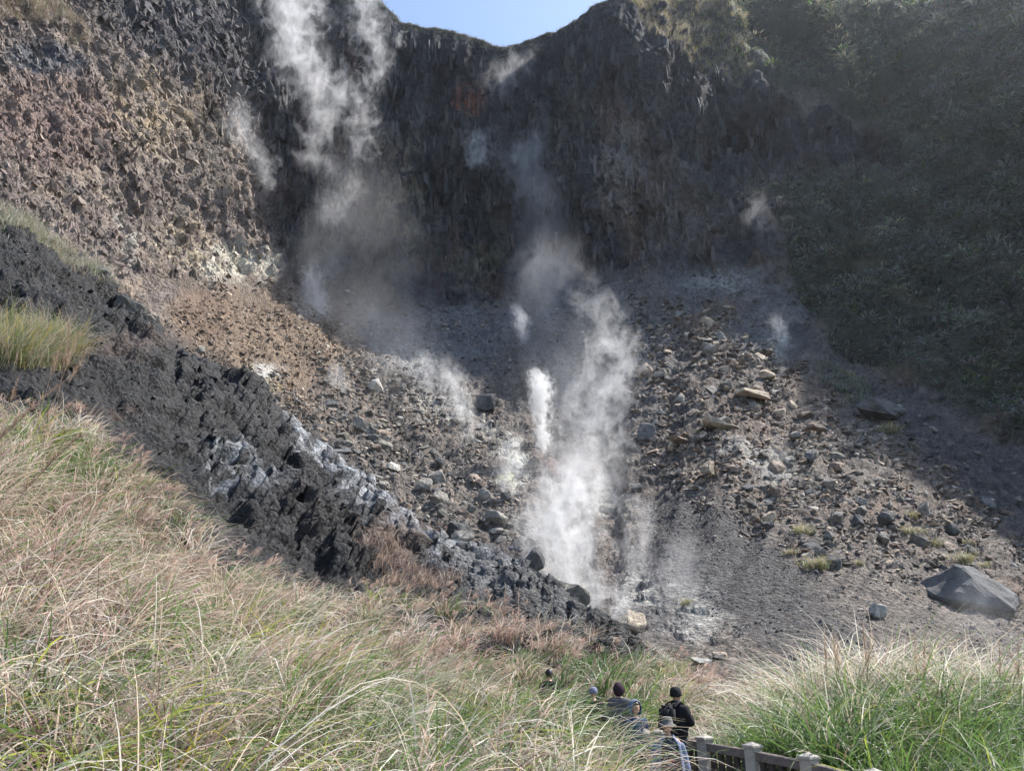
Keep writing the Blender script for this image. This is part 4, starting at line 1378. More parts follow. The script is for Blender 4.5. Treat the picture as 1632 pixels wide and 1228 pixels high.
patch('cliff_top_grass', onA, [(-10, -40), (60, -30), (115, 25), (140, 75), (120, 80), (80, 45), (30, 30), (-10, 30)], 420, 1.0, W(straw=.4, pink=.3, sage=.2, green=.1), 'tawny grass hanging over the cliff in the top left corner', 80, 18, .05)
patch('ridge_grass', onA, [(985, -8), (1040, -8), (1100, 30), (1150, 80), (1202, 146), (1160, 144), (1100, 112), (1045, 70), (1005, 22)], 1000, 1.55, W(straw=.35, gold=.25, pale=.35, lime=.05), 'golden sunlit grass along the ridge right of the sky notch', 86, 14, .07)
patch('crest_grass', onB, [(-20, 340), (60, 388), (130, 440), (180, 474), (150, 474), (90, 440), (30, 405), (-20, 385)], 420, .8, W(straw=.35, pale=.3, sage=.25, green=.1), 'straw coloured grass along the crest of the black ridge', 81, 26, .026)
patch('ledge_grass', onB, [(-20, 560), (60, 575), (100, 588), (95, 600), (40, 606), (-20, 610)], 300, 1.35, W(straw=.4, gold=.1, sage=.3, green=.2), 'olive grass clump on a ledge of the black ridge at the left edge', 82, 26, .026)
patch('shelf_grass', onA, [(1170, 296), (1215, 292), (1260, 300), (1230, 312), (1180, 308)], 60, .9, W(straw=.6, sage=.3, brown=.1), 'dry grass on the small shelf at the foot of the dark cliff', 83, 18, .07)
patch('ridge_edge_grass', onB, [(560, 905), (640, 915), (720, 945), (700, 965), (600, 950), (540, 935)], 150, .7, W(pink=.45, straw=.3, brown=.25), 'brown dry grass thinning out onto the ridge', 84, 16, .03)
patch('gully_shrubs', onA, [(1290, 560), (1340, 590), (1390, 620), (1400, 650), (1350, 640), (1300, 600)], 160, .9, W(dusk=.7, sage=.2, deep=.1), 'dark shrubs at the top of the shaded gully', 85, 9, .15, 2)


# tufts one can point to
def grass_tuft(fn, u, v, wpx, wt, label, seed):
    r = np.random.default_rng(seed)
    p = fn(np.array([float(u)]), np.array([float(v)]))[0]
    zc = p[1] * CP + p[2] * SP
    rad = .5 * wpx * zc / F
    k = 9
    cen = np.stack([r.normal(0, rad * .4, k), r.normal(0, rad * .25, k), np.zeros(k)], -1)
    cen[:, 2] = -.3 * cen[:, 0] * 0
    pl = Pile()
    tufts(pl, cen, 30, np.full(k, rad * 1.0), rad * .05, 3, np.tile(wt, (k, 1)), r, 0, .15, rad * .15, (.9, 2.1))
    o = link('grass_tuft', pl.mesh('grass_tuft'), M_BUSH, loc=tuple(p))
    return tag(o, label, 'grass tuft', 'grass tufts on the scree')


WT = W(straw=.35, gold=.12, lime=.1, sage=.3, pale=.13)
for k, (u, v, w_, lab) in enumerate([
        (1280, 852, 40, 'yellowish grass tuft highest of the pair on the dark gravel edge'), (1300, 905, 52, 'wide green tuft below the yellowish tuft on the dark gravel edge'),
        (1258, 885, 26, 'small tuft left of the wide green tuft'), (1460, 822, 34, 'straw grass tuft left of the upright grey rock'),
        (1452, 850, 34, 'round grass tuft directly under the straw tuft'), (1490, 866, 36, 'low spreading tuft right of the round tuft'),
        (1530, 895, 46, 'tawny tuft growing on top of the huge grey block'), (1568, 905, 26, 'narrow tuft at the right shoulder of the huge grey block'),
        (1545, 862, 22, 'thin green tuft right of the dark block'), (1418, 690, 40, 'olive tuft at the foot of the large dark boulder'),
        (1348, 600, 26, 'yellowish bush at the top of the gully shadow'), (1095, 970, 26, 'mossy tuft on the grey slope right of the vents'),
        (808, 770, 14, 'tiny green tuft on the white crust below the jet'), (1370, 900, 22, 'faint tuft on the lower right scree left of the boulders')]):
    grass_tuft(onA, u, v, w_, WT, lab, 600 + k)


# seed stalks
M_STEM = leaf_mat('dry_stem', .15, .6, .2)


def seed_stalk(base, H, lean, az, label, seed, group, plume=.3):
    r = np.random.default_rng(seed)
    root = link('seed_stalk', None, loc=tuple(base))
    tag(root, label, 'seed stalk', group)
    s = np.linspace(0, 1, 9)
    ax = np.stack([np.cos(az) * lean * s ** 2 * H, np.sin(az) * lean * s ** 2 * H, s * H * (1 - .2 * lean)], -1)
    rad = (.007 * (1 - .6 * s))
    a = np.arange(5) / 5 * 2 * np.pi
    ring = np.stack([np.cos(a), np.sin(a), 0 * a], -1)
    vv = (ax[:, None] + ring[None] * rad[:, None, None]).reshape(-1, 3)
    ff = np.array([[i * 5 + j, i * 5 + (j + 1) % 5, (i + 1) * 5 + (j + 1) % 5, (i + 1) * 5 + j] for i in range(8) for j in range(5)])
    link('stem', mesh_np('stem', vv, ff, np.zeros((len(vv), 3)) + rgb(.33, .22, .15)), M_STEM, root)
    m = 110
    t = r.uniform(1 - plume, 1, m)
    b = np.stack([np.interp(t, s, ax[:, k]) for k in range(3)], -1)
    L_ = H * plume * .32 * (1.15 - (t - (1 - plume)) / plume) * r.uniform(.5, 1.1, m)
    azs = az + r.normal(0, 1.0, m)
    pl = Pile()
    c = np.array([(.46, .32, .22), (.38, .26, .19), (.55, .42, .3)])[r.integers(3, size=m)]
    pl.add(blades(b, azs, L_, np.full(m, .25), r.uniform(.6, 1.6, m), np.full(m, .012), 2, c, c * 1.15, r))
    link('seed_head', pl.mesh('seed_head'), M_GRASS, root)
    return root


def stalk_px(u, vt, Y, label, seed, group, lean=.12, az=0.0):
    """stalk whose tip shows at pixel (u, vt) at distance Y"""
    tip = at(u, vt, Y)
    g = float(ground_z(np.array(tip[0]), np.array(tip[1])))
    H = tip[2] - g
    seed_stalk((tip[0] - math.cos(az) * lean * H, tip[1] - math.sin(az) * lean * H, g), H / (1 - .2 * lean), lean, az, label, seed, group)


LG = 'seed stalks on the left bank'
for k, (u, v, Y, lean, lab) in enumerate([(100, 540, 16.5, .06, 'short brown seed stalk on the left bank, leftmost of the tall four'), (110, 505, 16.2, -.05, 'tall reddish brown seed stalk on the left bank, second of four'),
                                          (131, 520, 16.0, .1, 'curved reddish seed stalk on the left bank, third of four'), (146, 545, 16.6, .2, 'thin seed stalk leaning right, last of the four on the left bank'),
                                          (95, 600, 9.0, .45, 'long thin dark stalk slanting up across the left grass, the nearer one'), (118, 690, 8.0, .4, 'long thin stalk slanting across the left grass, lower of the two'),
                                          (168, 760, 12.0, .1, 'pale orange seed stalk standing amid the left grass'), (30, 598, 16.0, .05, 'small brown seed stalk close to the left picture edge')]):
    stalk_px(u, v, Y, lab, 700 + k, LG, lean)
RG_ = 'seed stalks above the thicket'
for k, (u, v, Y, lean, lab) in enumerate([(1313, 998, 16.6, .05, 'leftmost brown seed stalk above the green thicket'), (1327, 992, 16.4, .04, 'straight seed stalk second from the left above the thicket'),
                                          (1335, 1012, 16.8, .1, 'short seed stalk third from the left above the thicket'), (1374, 990, 16.2, .03, 'thick tan seed stalk in the middle of the thicket top'),
                                          (1388, 1003, 16.6, .15, 'nodding seed stalk just right of the thick tan one'), (1392, 1020, 16.0, .3, 'low drooping seed stalk near the middle of the thicket top'),
                                          (1456, 1010, 16.5, .05, 'upright seed stalk right of the middle of the thicket'), (1474, 1004, 16.7, .12, 'tallest seed stalk of the pair right of the middle'),
                                          (1488, 1022, 16.3, .3, 'bent seed stalk right of the upright pair'), (1592, 1020, 16.4, .1, 'brown seed stalk near the right edge above the thicket'),
                                          (1622, 1008, 16.2, .12, 'rightmost seed stalk at the picture edge'), (1605, 1030, 16.8, -.1, 'short seed stalk between the two at the right edge')]):
    stalk_px(u, v, Y, lab, 730 + k, RG_, lean)
MG = 'seed stalks on the middle bank'
for k, (u, v, Y, lean, lab) in enumerate([(806, 930, 33, .04, 'faint seed stalk standing before the dark ridge, left of two'), (828, 934, 33, .05, 'faint seed stalk standing before the dark ridge, right of two'),
                                          (928, 1055, 23, .45, 'drooping brown seed head over the dark green clump, upper left'), (946, 1058, 22.5, .4, 'drooping brown seed head over the dark green clump, upper right'),
                                          (908, 1048, 23.5, .4, 'small curled seed head left of the drooping brown pair'), (972, 1070, 21.5, .4, 'orange brown seed head nearest the dark hood')]):
    stalk_px(u, v, Y, lab, 760 + k, MG, lean)

# ------------------------------------------------------------------ railing
M_POST = plain_mat('post_stone', (.36, .33, .29), .9, .2, .3, 40, .6)
M_WOOD = plain_mat('rail_wood', (.14, .115, .105), .75, .25, .35, 14, .3)
M_SLAT = plain_mat('slat_wood', (.05, .042, .038), .75, .25, .35, 14, .3)


def box_bm(bm, lo, hi, mtx=None):
    lo, hi = np.array(lo, float), np.array(hi, float)
    vs = [bm.verts.new(((lo[0], hi[0])[i], (lo[1], hi[1])[j], (lo[2], hi[2])[k])) for i in (0, 1) for j in (0, 1) for k in (0, 1)]
    for q in [(0, 1, 3, 2), (4, 6, 7, 5), (0, 4, 5, 1), (2, 3, 7, 6), (0, 2, 6, 4), (1, 5, 7, 3)]:
        bm.faces.new([vs[i] for i in q])
    if mtx is not None:
        bmesh.ops.transform(bm, matrix=mtx, verts=vs)
    return vs


def bm_obj(name, bm, mat, parent=None, bevel=0.0, smooth_=False):
    if bevel:
        bmesh.ops.bevel(bm, geom=bm.edges[:], offset=bevel, segments=2, affect='EDGES')
    bmesh.ops.recalc_face_normals(bm, faces=bm.faces)
    me = bpy.data.meshes.new(name)
    bm.to_mesh(me)
    bm.free()
    me.polygons.foreach_set('use_smooth', np.full(len(me.polygons), smooth_))
    return link(name, me, mat, parent)


fence_root = link('railing', None, loc=(3.37, 14.85, -2.3))
tag(fence_root, 'low railing of square stone posts and dark wooden rails beside the path', 'railing')
FP = []
for k in range(-1, 7):
    zc_ = np.interp(k, [-1, 0, 1, 2, 3, 6], [-1.06, -1.09, -1.133, -1.205, -1.317, -1.68])
    FP.append(Vector((3.37 + .565 * k, 14.85 - .943 * k, zc_)))
for k, p in enumerate(FP):
    if k + 1 < len(FP):
        d = FP[k + 1] - p
    ang = math.atan2(d.y, d.x)
    M_ = Matrix.Translation(p - fence_root.location) @ Matrix.Rotation(ang, 4, 'Z')
    bm = bmesh.new()
    box_bm(bm, (-.105, -.105, -1.45), (.105, .105, -.10))
    o = bm_obj('post', bm, M_POST, fence_root, .012)
    o.matrix_local = M_
    bm = bmesh.new()
    vs = box_bm(bm, (-.125, -.125, -.10), (.125, .125, -.06))
    tip = bm.verts.new((0, 0, 0))
    top = [v for v in vs if v.co.z > -.08]
    f = [f_ for f_ in bm.faces if all(v in top for v in f_.verts)][0]
    loop = list(f.verts)
    bm.faces.remove(f)
    for i in range(4):
        bm.faces.new([loop[i], loop[(i + 1) % 4], tip])
    bm_obj('cap', bm, M_POST, o, .006)
for k in range(len(FP) - 1):
    a, b = FP[k], FP[k + 1]
    d = b - a
    ln = math.hypot(d.x, d.y)
    ang = math.atan2(d.y, d.x)
    sh = Matrix.Identity(4)
    sh[2][0] = d.z / ln
    base = Matrix.Translation(a - fence_root.location) @ Matrix.Rotation(ang, 4, 'Z') @ sh
    for nm, z0, z1 in (('top_rail', -.27, -.14), ('bottom_rail', -1.12, -1.03)):
        bm = bmesh.new()
        hy = .075 if nm == 'top_rail' else .05
        box_bm(bm, (.1, -hy, z0), (ln - .1, hy, z1))
        bmesh.ops.bevel(bm, geom=bm.edges[:], offset=.008, segments=1, affect='EDGES')
        bmesh.ops.transform(bm, matrix=base, verts=bm.verts[:])
        bm_obj(nm, bm, M_WOOD, fence_root)
    for j in range(5):
        xx = .1 + (ln - .2) * (j + .5) / 5
        bm = bmesh.new()
        box_bm(bm, (xx - .045, -.03, -1.03), (xx + .045, .03, -.27))
        bmesh.ops.transform(bm, matrix=base, verts=bm.verts[:])
        bm_obj('slat', bm, M_SLAT, fence_root)


# ------------------------------------------------------------------ people
def grown(verts, edges, radii, sub=2):
    me = bpy.data.meshes.new('tmp')
    me.from_pydata([tuple(v) for v in verts], edges, [])
    o = bpy.data.objects.new('tmp', me)
    COL.objects.link(o)
    o.modifiers.new('skin', 'SKIN')
    sl = me.skin_vertices[0].data
    for i, r_ in enumerate(radii):
        sl[i].radius = (r_, r_) if np.isscalar(r_) else r_
        sl[i].use_root = (i == 0)
    if sub:
        sm = o.modifiers.new('sub', 'SUBSURF')
        sm.levels = sub
        sm.render_levels = sub
    dg = bpy.context.evaluated_depsgraph_get()
    out = bpy.data.meshes.new_from_object(o.evaluated_get(dg))
    bpy.data.objects.remove(o)
    bpy.data.meshes.remove(me)
    return out


def fuse(meshes, voxel, smooth_it=4):
    """melt overlapping pieces into one continuous skin"""
    bm = bmesh.new()
    for m_ in meshes:
        bm.from_mesh(m_)
        bpy.data.meshes.remove(m_)
    me = bpy.data.meshes.new('tmp')
    bm.to_mesh(me)
    bm.free()
    o = bpy.data.objects.new('tmp', me)
    COL.objects.link(o)
    rm = o.modifiers.new('r', 'REMESH')
    rm.mode = 'VOXEL'
    rm.voxel_size = voxel
    s_ = o.modifiers.new('s', 'SMOOTH')
    s_.iterations = smooth_it
    s_.factor = .4
    dg = bpy.context.evaluated_depsgraph_get()
    out = bpy.data.meshes.new_from_object(o.evaluated_get(dg))
    bpy.data.objects.remove(o)
    bpy.data.meshes.remove(me)
    out.polygons.foreach_set('use_smooth', np.ones(len(out.polygons), bool))
    return out


def ball(center, rad, seg=20, fn=None):
    bm = bmesh.new()
    bmesh.ops.create_uvsphere(bm, u_segments=seg, v_segments=seg // 2 + 2, radius=1.0)
    for v in bm.verts:
        c = np.array(v.co[:])
        if fn:
            c = fn(c)
        v.co = Vector(c * np.array(rad) + np.array(center))
    me = bpy.data.meshes.new('tmp')
    bm.to_mesh(me)
    bm.free()
    return me


def head_shape(c):
    x, y, z = c
    jaw = 1 - .28 * max(0, -z - .1)
    x *= jaw
    if z < 0 and y < 0:
        y *= 1 - .06 * (-z)
    if y < 0:      # face: nose, brow, eye sockets, chin
        y -= .24 * math.exp(-((x / .13) ** 2 + ((z + .12) / .2) ** 2))
        y -= .06 * math.exp(-((x / .5) ** 2 + ((z - .25) / .1) ** 2))
        y += .1 * math.exp(-(((abs(x) - .36) / .16) ** 2 + ((z - .06) / .12) ** 2))
        y -= .08 * math.exp(-((x / .3) ** 2 + ((z + .8) / .15) ** 2))
    return np.array((x, y, z))


M_SKIN = plain_mat('skin', (.52, .30, .21), .55, .35, .06, 60)
M_DARKEYE = plain_mat('eye_dark', (.02, .015, .012), .3, .5, .02)
M_LIPS = plain_mat('lips', (.36, .15, .12), .5, .3, .03)
M_HAIR = plain_mat('black_hair', (.012, .011, .011), .5, .4, .3, 90)
M_SHOE = plain_mat('shoes', (.03, .03, .032), .6, .3, .1)
M_GLASS_F = plain_mat('spectacle_frame', (.02, .02, .02), .3, .5, .02)


def arm_chain(side, el, wr, base):
    """shoulder, elbow, wrist, palm and five bent fingers"""
    s = side
    sh = np.array((s * .175, 0.0, 1.39))
    el, wr = np.array(el, float), np.array(wr, float)
    d = wr - el
    d /= np.linalg.norm(d)
    palm = wr + d * .075
    sidev = np.cross(d, (0, 1, 0))
    if np.linalg.norm(sidev) < .2:
        sidev = np.cross(d, (1, 0, 0))
    sidev /= np.linalg.norm(sidev)
    curl = np.cross(sidev, d)
    return sh, el, wr, palm, d, sidev, curl


def make_person(name, loc, rz, height, label, skin=M_SKIN, jacket=None, trousers=None, arms=None, lean=0.0, torso_puff=1.0, head_turn=0.0, fine=.0105):
    k = height / 1.72
    root = link(name, None, loc=loc)
    root.rotation_euler = (0, 0, rz)
    root.scale = (k, k, k)
    tag(root, label, 'person', 'visitors on the path')
    arms = arms or {-1: ((-.25, .03, 1.12), (-.24, -.06, .87)), 1: ((.25, .03, 1.12), (.24, -.06, .87))}
    pieces = []
    # trunk and legs
    v = [(0, 0, .95), (0, 0, 1.1), (0, -.005, 1.27), (0, .0, 1.40), (0, -.005, 1.49), (0, -.015, 1.56)]
    r_ = [(.145, .105), (.135, .095), (.155, .105), (.12, .075), (.052, .052), (.05, .05)]
    e = [(i, i + 1) for i in range(5)]
    for s in (-1, 1):
        n0 = len(v)
        v += [(s * .09, 0, .88), (s * .1, -.012, .5), (s * .105, .025, .1), (s * .11, -.02, .045), (s * .12, -.13, .03)]
        r_ += [.09, .058, .04, .042, .035]
        e += [(0, n0)] + [(n0 + i, n0 + i + 1) for i in range(4)]
        sh, el, wr, palm, d, sv, cu = arm_chain(s, *arms[s], None)
        n0 = len(v)
        v += [sh, el, wr]
        r_ += [.055, .042, .028]
        e += [(3, n0), (n0, n0 + 1), (n0 + 1, n0 + 2)]
        pieces.append(grown([wr - d * .02, wr + d * .03, palm + d * .015], [(0, 1), (1, 2)], [(.026, .02), (.036, .018), (.038, .015)], 1))
        for fi in range(4):
            o_ = sv * (.03 - .02 * fi)
            ln_ = (.07, .08, .075, .058)[fi]
            pieces.append(grown([palm + o_, palm + o_ + d * ln_ * .55 + cu * .008, palm + o_ + d * ln_ * .85 + cu * .035], [(0, 1), (1, 2)], [.009, .0085, .0075], 1))
        pieces.append(grown([wr + d * .03 + sv * .028, wr + d * .055 + sv * .055 + cu * .01, wr + d * .09 + sv * .06 + cu * .025], [(0, 1), (1, 2)], [.012, .01, .008], 1))
    pieces.append(grown(v, e, r_, 2))
    ct, st = math.cos(head_turn), math.sin(head_turn)

    def turned(c):
        x, y, z = head_shape(c)
        return np.array((x * ct - y * st, x * st + y * ct, z))
    pieces.append(ball((0, -.02, 1.63), (.078, .094, .115), 32, turned))
    for s in (-1, 1):
        ex = np.array((s * .08, .0, 0))
        pieces.append(ball((ex[0] * ct - ex[1] * st, ex[0] * st + ex[1] * ct - .015, 1.625), (.016, .026, .034), 10))
    body = fuse(pieces, fine)
    link('body', body, skin, root)
    # face
    hd = link('face', None, None, root) if False else None

    def face_pt(x, y, z):
        return (x * ct - y * st, x * st + y * ct - .02, 1.63 + z)
    for s in (-1, 1):
        link('eye', ball(face_pt(s * .03, -.082, .008), (.012, .008, .006), 10), M_DARKEYE, root)
        link('eyebrow', ball(face_pt(s * .031, -.086, .03), (.019, .007, .004), 10), M_HAIR, root)
    link('mouth', ball(face_pt(0, -.088, -.062), (.024, .008, .006), 10), M_LIPS, root)
    if trousers:
        v = [(0, 0, .99), (0, 0, .92)]
        r_ = [(.15, .115), (.16, .12)]
        e = [(0, 1)]
        for s in (-1, 1):
            n0 = len(v)
            v += [(s * .095, 0, .84), (s * .102, -.012, .5), (s * .106, .02, .12)]
            r_ += [.105, .078, .066]
            e += [(1, n0), (n0, n0 + 1), (n0 + 1, n0 + 2)]
        link('trousers', fuse([grown(v, e, r_, 2)], .02), trousers, root)
    for s in (-1, 1):
        link('shoe', fuse([grown([(s * .107, .06, .05), (s * .11, -.03, .05), (s * .125, -.16, .035)], [(0, 1), (1, 2)], [.05, .055, .042], 2)], .012), M_SHOE, root)
    if jacket:
        p_ = torso_puff
        v = [(0, .0, .86), (0, 0, 1.05), (0, -.0, 1.25), (0, .0, 1.40), (0, .0, 1.475)]
        r_ = [(.19 * p_, .15 * p_), (.185 * p_, .14 * p_), (.195 * p_, .14 * p_), (.16 * p_, .105 * p_), (.075, .075)]
        e = [(i, i + 1) for i in range(4)]
        for s in (-1, 1):
            el, wr = np.array(arms[s][0]), np.array(arms[s][1])
            n0 = len(v)
            v += [(s * .185, 0, 1.385), el, wr - (wr - el) * .08]
            r_ += [.088 * p_, .07 * p_, .052 * p_]
            e += [(3, n0), (n0, n0 + 1), (n0 + 1, n0 + 2)]
        link('jacket', fuse([grown(v, e, r_, 2)], .017, 3), jacket, root)
    root['_k'] = k
    del root['_k']
    return root


def hood(root, mat, turn=0.0, closed=False, big=1.0):
    """hood: a shell round the head, open at the face"""
    bm = bmesh.new()
    bmesh.ops.create_uvsphere(bm, u_segments=28, v_segments=20, radius=1.0)
    ct, st = math.cos(turn), math.sin(turn)
    kill = []
    for v in bm.verts:
        x, y, z = v.co
        if y < -.35 and (x / .78) ** 2 + ((z + .12) / .85) ** 2 < 1:
            kill.append(v)
    bmesh.ops.delete(bm, geom=kill, context='VERTS')
    for v in bm.verts:
        x, y, z = v.co
        x, y, z = x * .125 * big, y * .14 * big + .005, z * .16 * big + 1.625
        if z < 1.5:
            x *= 1.2
        y2 = y
        v.co = (x * ct - y2 * st, x * st + y2 * ct, z)
    o = bm_obj('hood', bm, mat, root, 0, True)
    so = o.modifiers.new('thick', 'SOLIDIFY')
    so.thickness = .022
    so.offset = 0
    return o


def hair_cap(root, mat, low=-.2, turn=0.0, name='hair'):
    bm = bmesh.new()
    bmesh.ops.create_uvsphere(bm, u_segments=26, v_segments=18, radius=1.0)
    kill = [v for v in bm.verts if (v.co.y < -.1 and v.co.z < .42) or v.co.z < low - .35 * (v.co.y < .3)]
    bmesh.ops.delete(bm, geom=kill, context='VERTS')
    ct, st = math.cos(turn), math.sin(turn)
    for v in bm.verts:
        x, y, z = v.co.x * .09, v.co.y * .106, v.co.z * .125 + 1.635
        v.co = (x * ct - y * st, x * st + y * ct - .012, z)
    o = bm_obj(name, bm, mat, root, 0, True)
    so = o.modifiers.new('thick', 'SOLIDIFY')
    so.thickness = .018
    so.offset = 0
    return o


def lathe(name, prof, mat, parent, seg=32, loc=(0, 0, 0), sq=(1, 1)):
    a = np.arange(seg) / seg * 2 * np.pi
    prof = np.array(prof, float)
    vv = np.stack([prof[:, None, 0] * np.cos(a)[None] * sq[0] + loc[0], prof[:, None, 0] * np.sin(a)[None] * sq[1] + loc[1], prof[:, None, 1] + 0 * a[None] + loc[2]], -1).reshape(-1, 3)
    n = len(prof)
    ff = np.array([[i * seg + j, i * seg + (j + 1) % seg, (i + 1) * seg + (j + 1) % seg, (i + 1) * seg + j] for i in range(n - 1) for j in range(seg)])
    return link(name, mesh_np(name, vv, ff), mat, parent)


def cloth(name, col, rough=.85, grain=.18, gs=25):
    return plain_mat(name, col, rough, .2, grain, gs, .25)


C_BLACK = cloth('black_cloth', (.012, .012, .014))
C_TEE = cloth('dark_tee', (.028, .036, .044))
C_BLUEGREY = cloth('blue_grey_cloth', (.15, .18, .26))
C_NAVY = cloth('navy_cloth', (.03, .05, .10))
C_HOODBLUE = cloth('slate_hood', (.13, .16, .22))
C_GREYJ = cloth('grey_jacket', (.10, .095, .10))
C_MAROON = cloth('dark_plum_cloth', (.035, .018, .026))
C_DENIM = cloth('dark_trousers', (.02, .021, .026))
C_TAN = cloth('tan_cloth', (.42, .36, .31))
C_HAT = cloth('checked_hat', (.13, .12, .115), .9, .5, 60)
C_PACK = cloth('pack_cloth', (.014, .014, .017))
C_PALEBLUE = cloth('blue_grey_knit', (.16, .17, .24))
C_PRINT = cloth('pale_print', (.66, .62, .54), .9, .25, 80)
C_EMBLEM = cloth('rust_print', (.3, .1, .07), .9, .4, 50)

# the man in the brimmed hat, facing the camera
hm = make_person('person', (2.52, 13.7, -2.43), math.radians(4), 1.62, 'person in grey brimmed hat and open blue grey jacket over a printed dark shirt', trousers=C_DENIM,
                 arms={-1: ((-.27, .02, 1.12), (-.30, -.05, .87)), 1: ((.27, .02, 1.12), (.31, -.05, .87))})
shirt = link('shirt', fuse([grown([(0, 0, .88), (0, -.01, 1.05), (0, -.012, 1.25), (0, -.008, 1.40), (0, -.004, 1.47), (0, -.006, 1.51)], [(0, 1), (1, 2), (2, 3), (3, 4), (4, 5)],
                                  [(.18, .14), (.178, .138), (.188, .14), (.165, .125), (.10, .095), (.07, .07)], 2)], .013, 2), C_TEE, hm)


def shell_panel(pts, mat, name, parent, thick=.02):
    """cloth panel from rows of points"""
    P_ = np.array(pts, float)
    me = mesh_np(name, P_.reshape(-1, 3), grid_faces(*P_.shape[:2]))
    o = link(name, me, mat, parent)
    so = o.modifiers.new('thick', 'SOLIDIFY')
    so.thickness = thick
    sb = o.modifiers.new('sub', 'SUBSURF')
    sb.levels = sb.render_levels = 2
    return o


# open jacket: back and two fronts as one cloth, with sleeves
rows = []
for z, w_, d_, gap in [(1.475, .09, .085, .5), (1.42, .17, .115, .62), (1.36, .225, .135, .68), (1.25, .245, .155, .72), (1.1, .25, .165, .75), (.95, .27, .18, .8), (.8, .30, .2, .85), (.7, .33, .21, .9)]:
    a = np.linspace(-np.pi / 2 + gap, 3 * np.pi / 2 - gap, 22)
    wob = .012 * np.sin(a * 7 + z * 5) * (1.5 - z)
    rows.append(np.stack([np.cos(a) * (w_ + wob), np.sin(a) * (d_ + wob), np.full(22, z)], -1))
jk = shell_panel(rows, C_BLUEGREY, 'jacket', hm)
for s in (-1, 1):
    link('sleeve', fuse([grown([(s * .19, 0, 1.385), (s * .275, .02, 1.12), (s * .308, -.045, .89)], [(0, 1), (1, 2)], [.09, .075, .062], 2)], .012, 3), C_BLUEGREY, jk)
    col_ = [[(s * .05, -.11, 1.47), (s * .1, -.05, 1.5), (s * .085, .05, 1.52)], [(s * .09, -.13, 1.42), (s * .145, -.05, 1.45), (s * .12, .06, 1.47)]]
    shell_panel(col_, C_BLUEGREY, 'collar', jk, .012)
# flat print on the shirt: an arc of letters, a rust emblem and a short line below
sh_y = -.139


def glyph(bm, cx, cz, w_, h_, rot):
    c_, s_ = math.cos(rot), math.sin(rot)
    vs = [bm.verts.new((cx + x * c_ - z * s_, 0, cz + x * s_ + z * c_)) for x, z in ((-w_, -h_), (w_, -h_), (w_, h_), (-w_, h_))]
    bm.faces.new(vs)


def wrap_print(o):
    sw = o.modifiers.new('wrap', 'SHRINKWRAP')
    sw.target = shirt
    sw.wrap_method = 'PROJECT'
    sw.use_project_y = True
    sw.use_positive_direction = True
    sw.use_negative_direction = True
    sw.offset = .004


bm = bmesh.new()
for i in range(7):
    a = (i - 3) * .3
    cx, cz = .095 * math.sin(a), 1.135 + .075 * math.cos(a)
    for q in range(3):       # strokes of a blocky letter
        glyph(bm, cx + (-.008, .008, 0)[q] * math.cos(a), cz + (0, 0, (.011, -.011, 0)[i % 3]) [q], (.003, .003, .009)[q], (.016, .016, .0035)[q], -a)
for i in range(5):
    for q in range(3):
        glyph(bm, -.044 + i * .022 + (-.006, .006, 0)[q], 1.045 + (0, 0, (.01, -.01)[i % 2])[q], (.0025, .0025, .007)[q], (.015, .015, .003)[q], 0)
for v in bm.verts:
    v.co.y = -.2
o = bm_obj('lettering', bm, C_PRINT, shirt)
wrap_print(o)
bm = bmesh.new()
for (cx, cz, w_, h_, rt) in [(-.03, 1.125, .03, .012, .5), (.02, 1.13, .024, .016, -.4), (.0, 1.1, .045, .014, .1), (-.055, 1.095, .018, .01, .2), (.05, 1.1, .018, .012, -.3), (.0, 1.15, .014, .012, .7)]:
    glyph(bm, cx, cz, w_, h_, rt)
for v in bm.verts:
    v.co.y = -.2
bmesh.ops.subdivide_edges(bm, edges=bm.edges[:], cuts=2, use_grid_fill=True)
o = bm_obj('emblem', bm, C_EMBLEM, shirt)
wrap_print(o)
hat = lathe('hat', [(.001, .125), (.05, .122), (.082, .105), (.095, .06), (.102, .012), (.15, -.012), (.158, -.018), (.15, -.024), (.098, .0), (.09, .0)], C_HAT, hm, 36, (0, -.015, 1.66), (1, 1.08))
hair_cap(hm, M_HAIR, -.1)
# spectacles
for s in (-1, 1):
    bm = bmesh.new()
    bmesh.ops.create_circle(bm, segments=16, radius=.022)
    bmesh.ops.transform(bm, matrix=Matrix.Translation((s * .031, -.122, 1.637)) @ Matrix.Rotation(math.pi / 2, 4, 'X'), verts=bm.verts[:])
    o = bm_obj('spectacles', bm, M_GLASS_F, hm)
    sk = o.modifiers.new('skin', 'SKIN')
    for sv_ in o.data.skin_vertices[0].data if o.data.skin_vertices else []:
        sv_.radius = (.002, .002)
    if not o.data.skin_vertices:
        o.modifiers.remove(sk)

# black coat, seen from behind, looking right over the railing
bk = make_person('person', (2.93, 14.9, -2.07), math.radians(128), 1.70, 'person in black coat and black knit cap seen from behind at the railing', jacket=C_BLACK, trousers=C_DENIM,
                 arms={-1: ((-.27, -.05, 1.14), (-.10, -.25, 1.28)), 1: ((.27, -.1, 1.13), (.10, -.28, 1.26))}, torso_puff=1.12)
lathe('knit_cap', [(.001, .10), (.045, .095), (.08, .068), (.098, .02), (.102, -.03), (.104, -.055), (.096, -.06)], C_BLACK, bk, 28, (0, .0, 1.67), (1, 1.12))
hair_cap(bk, M_HAIR, -.35)
lathe('collar', [(.085, -.06), (.1, -.02), (.092, .03), (.08, .035), (.085, -.01)], C_BLACK, bk, 24, (0, .005, 1.5), (1, 1.05))
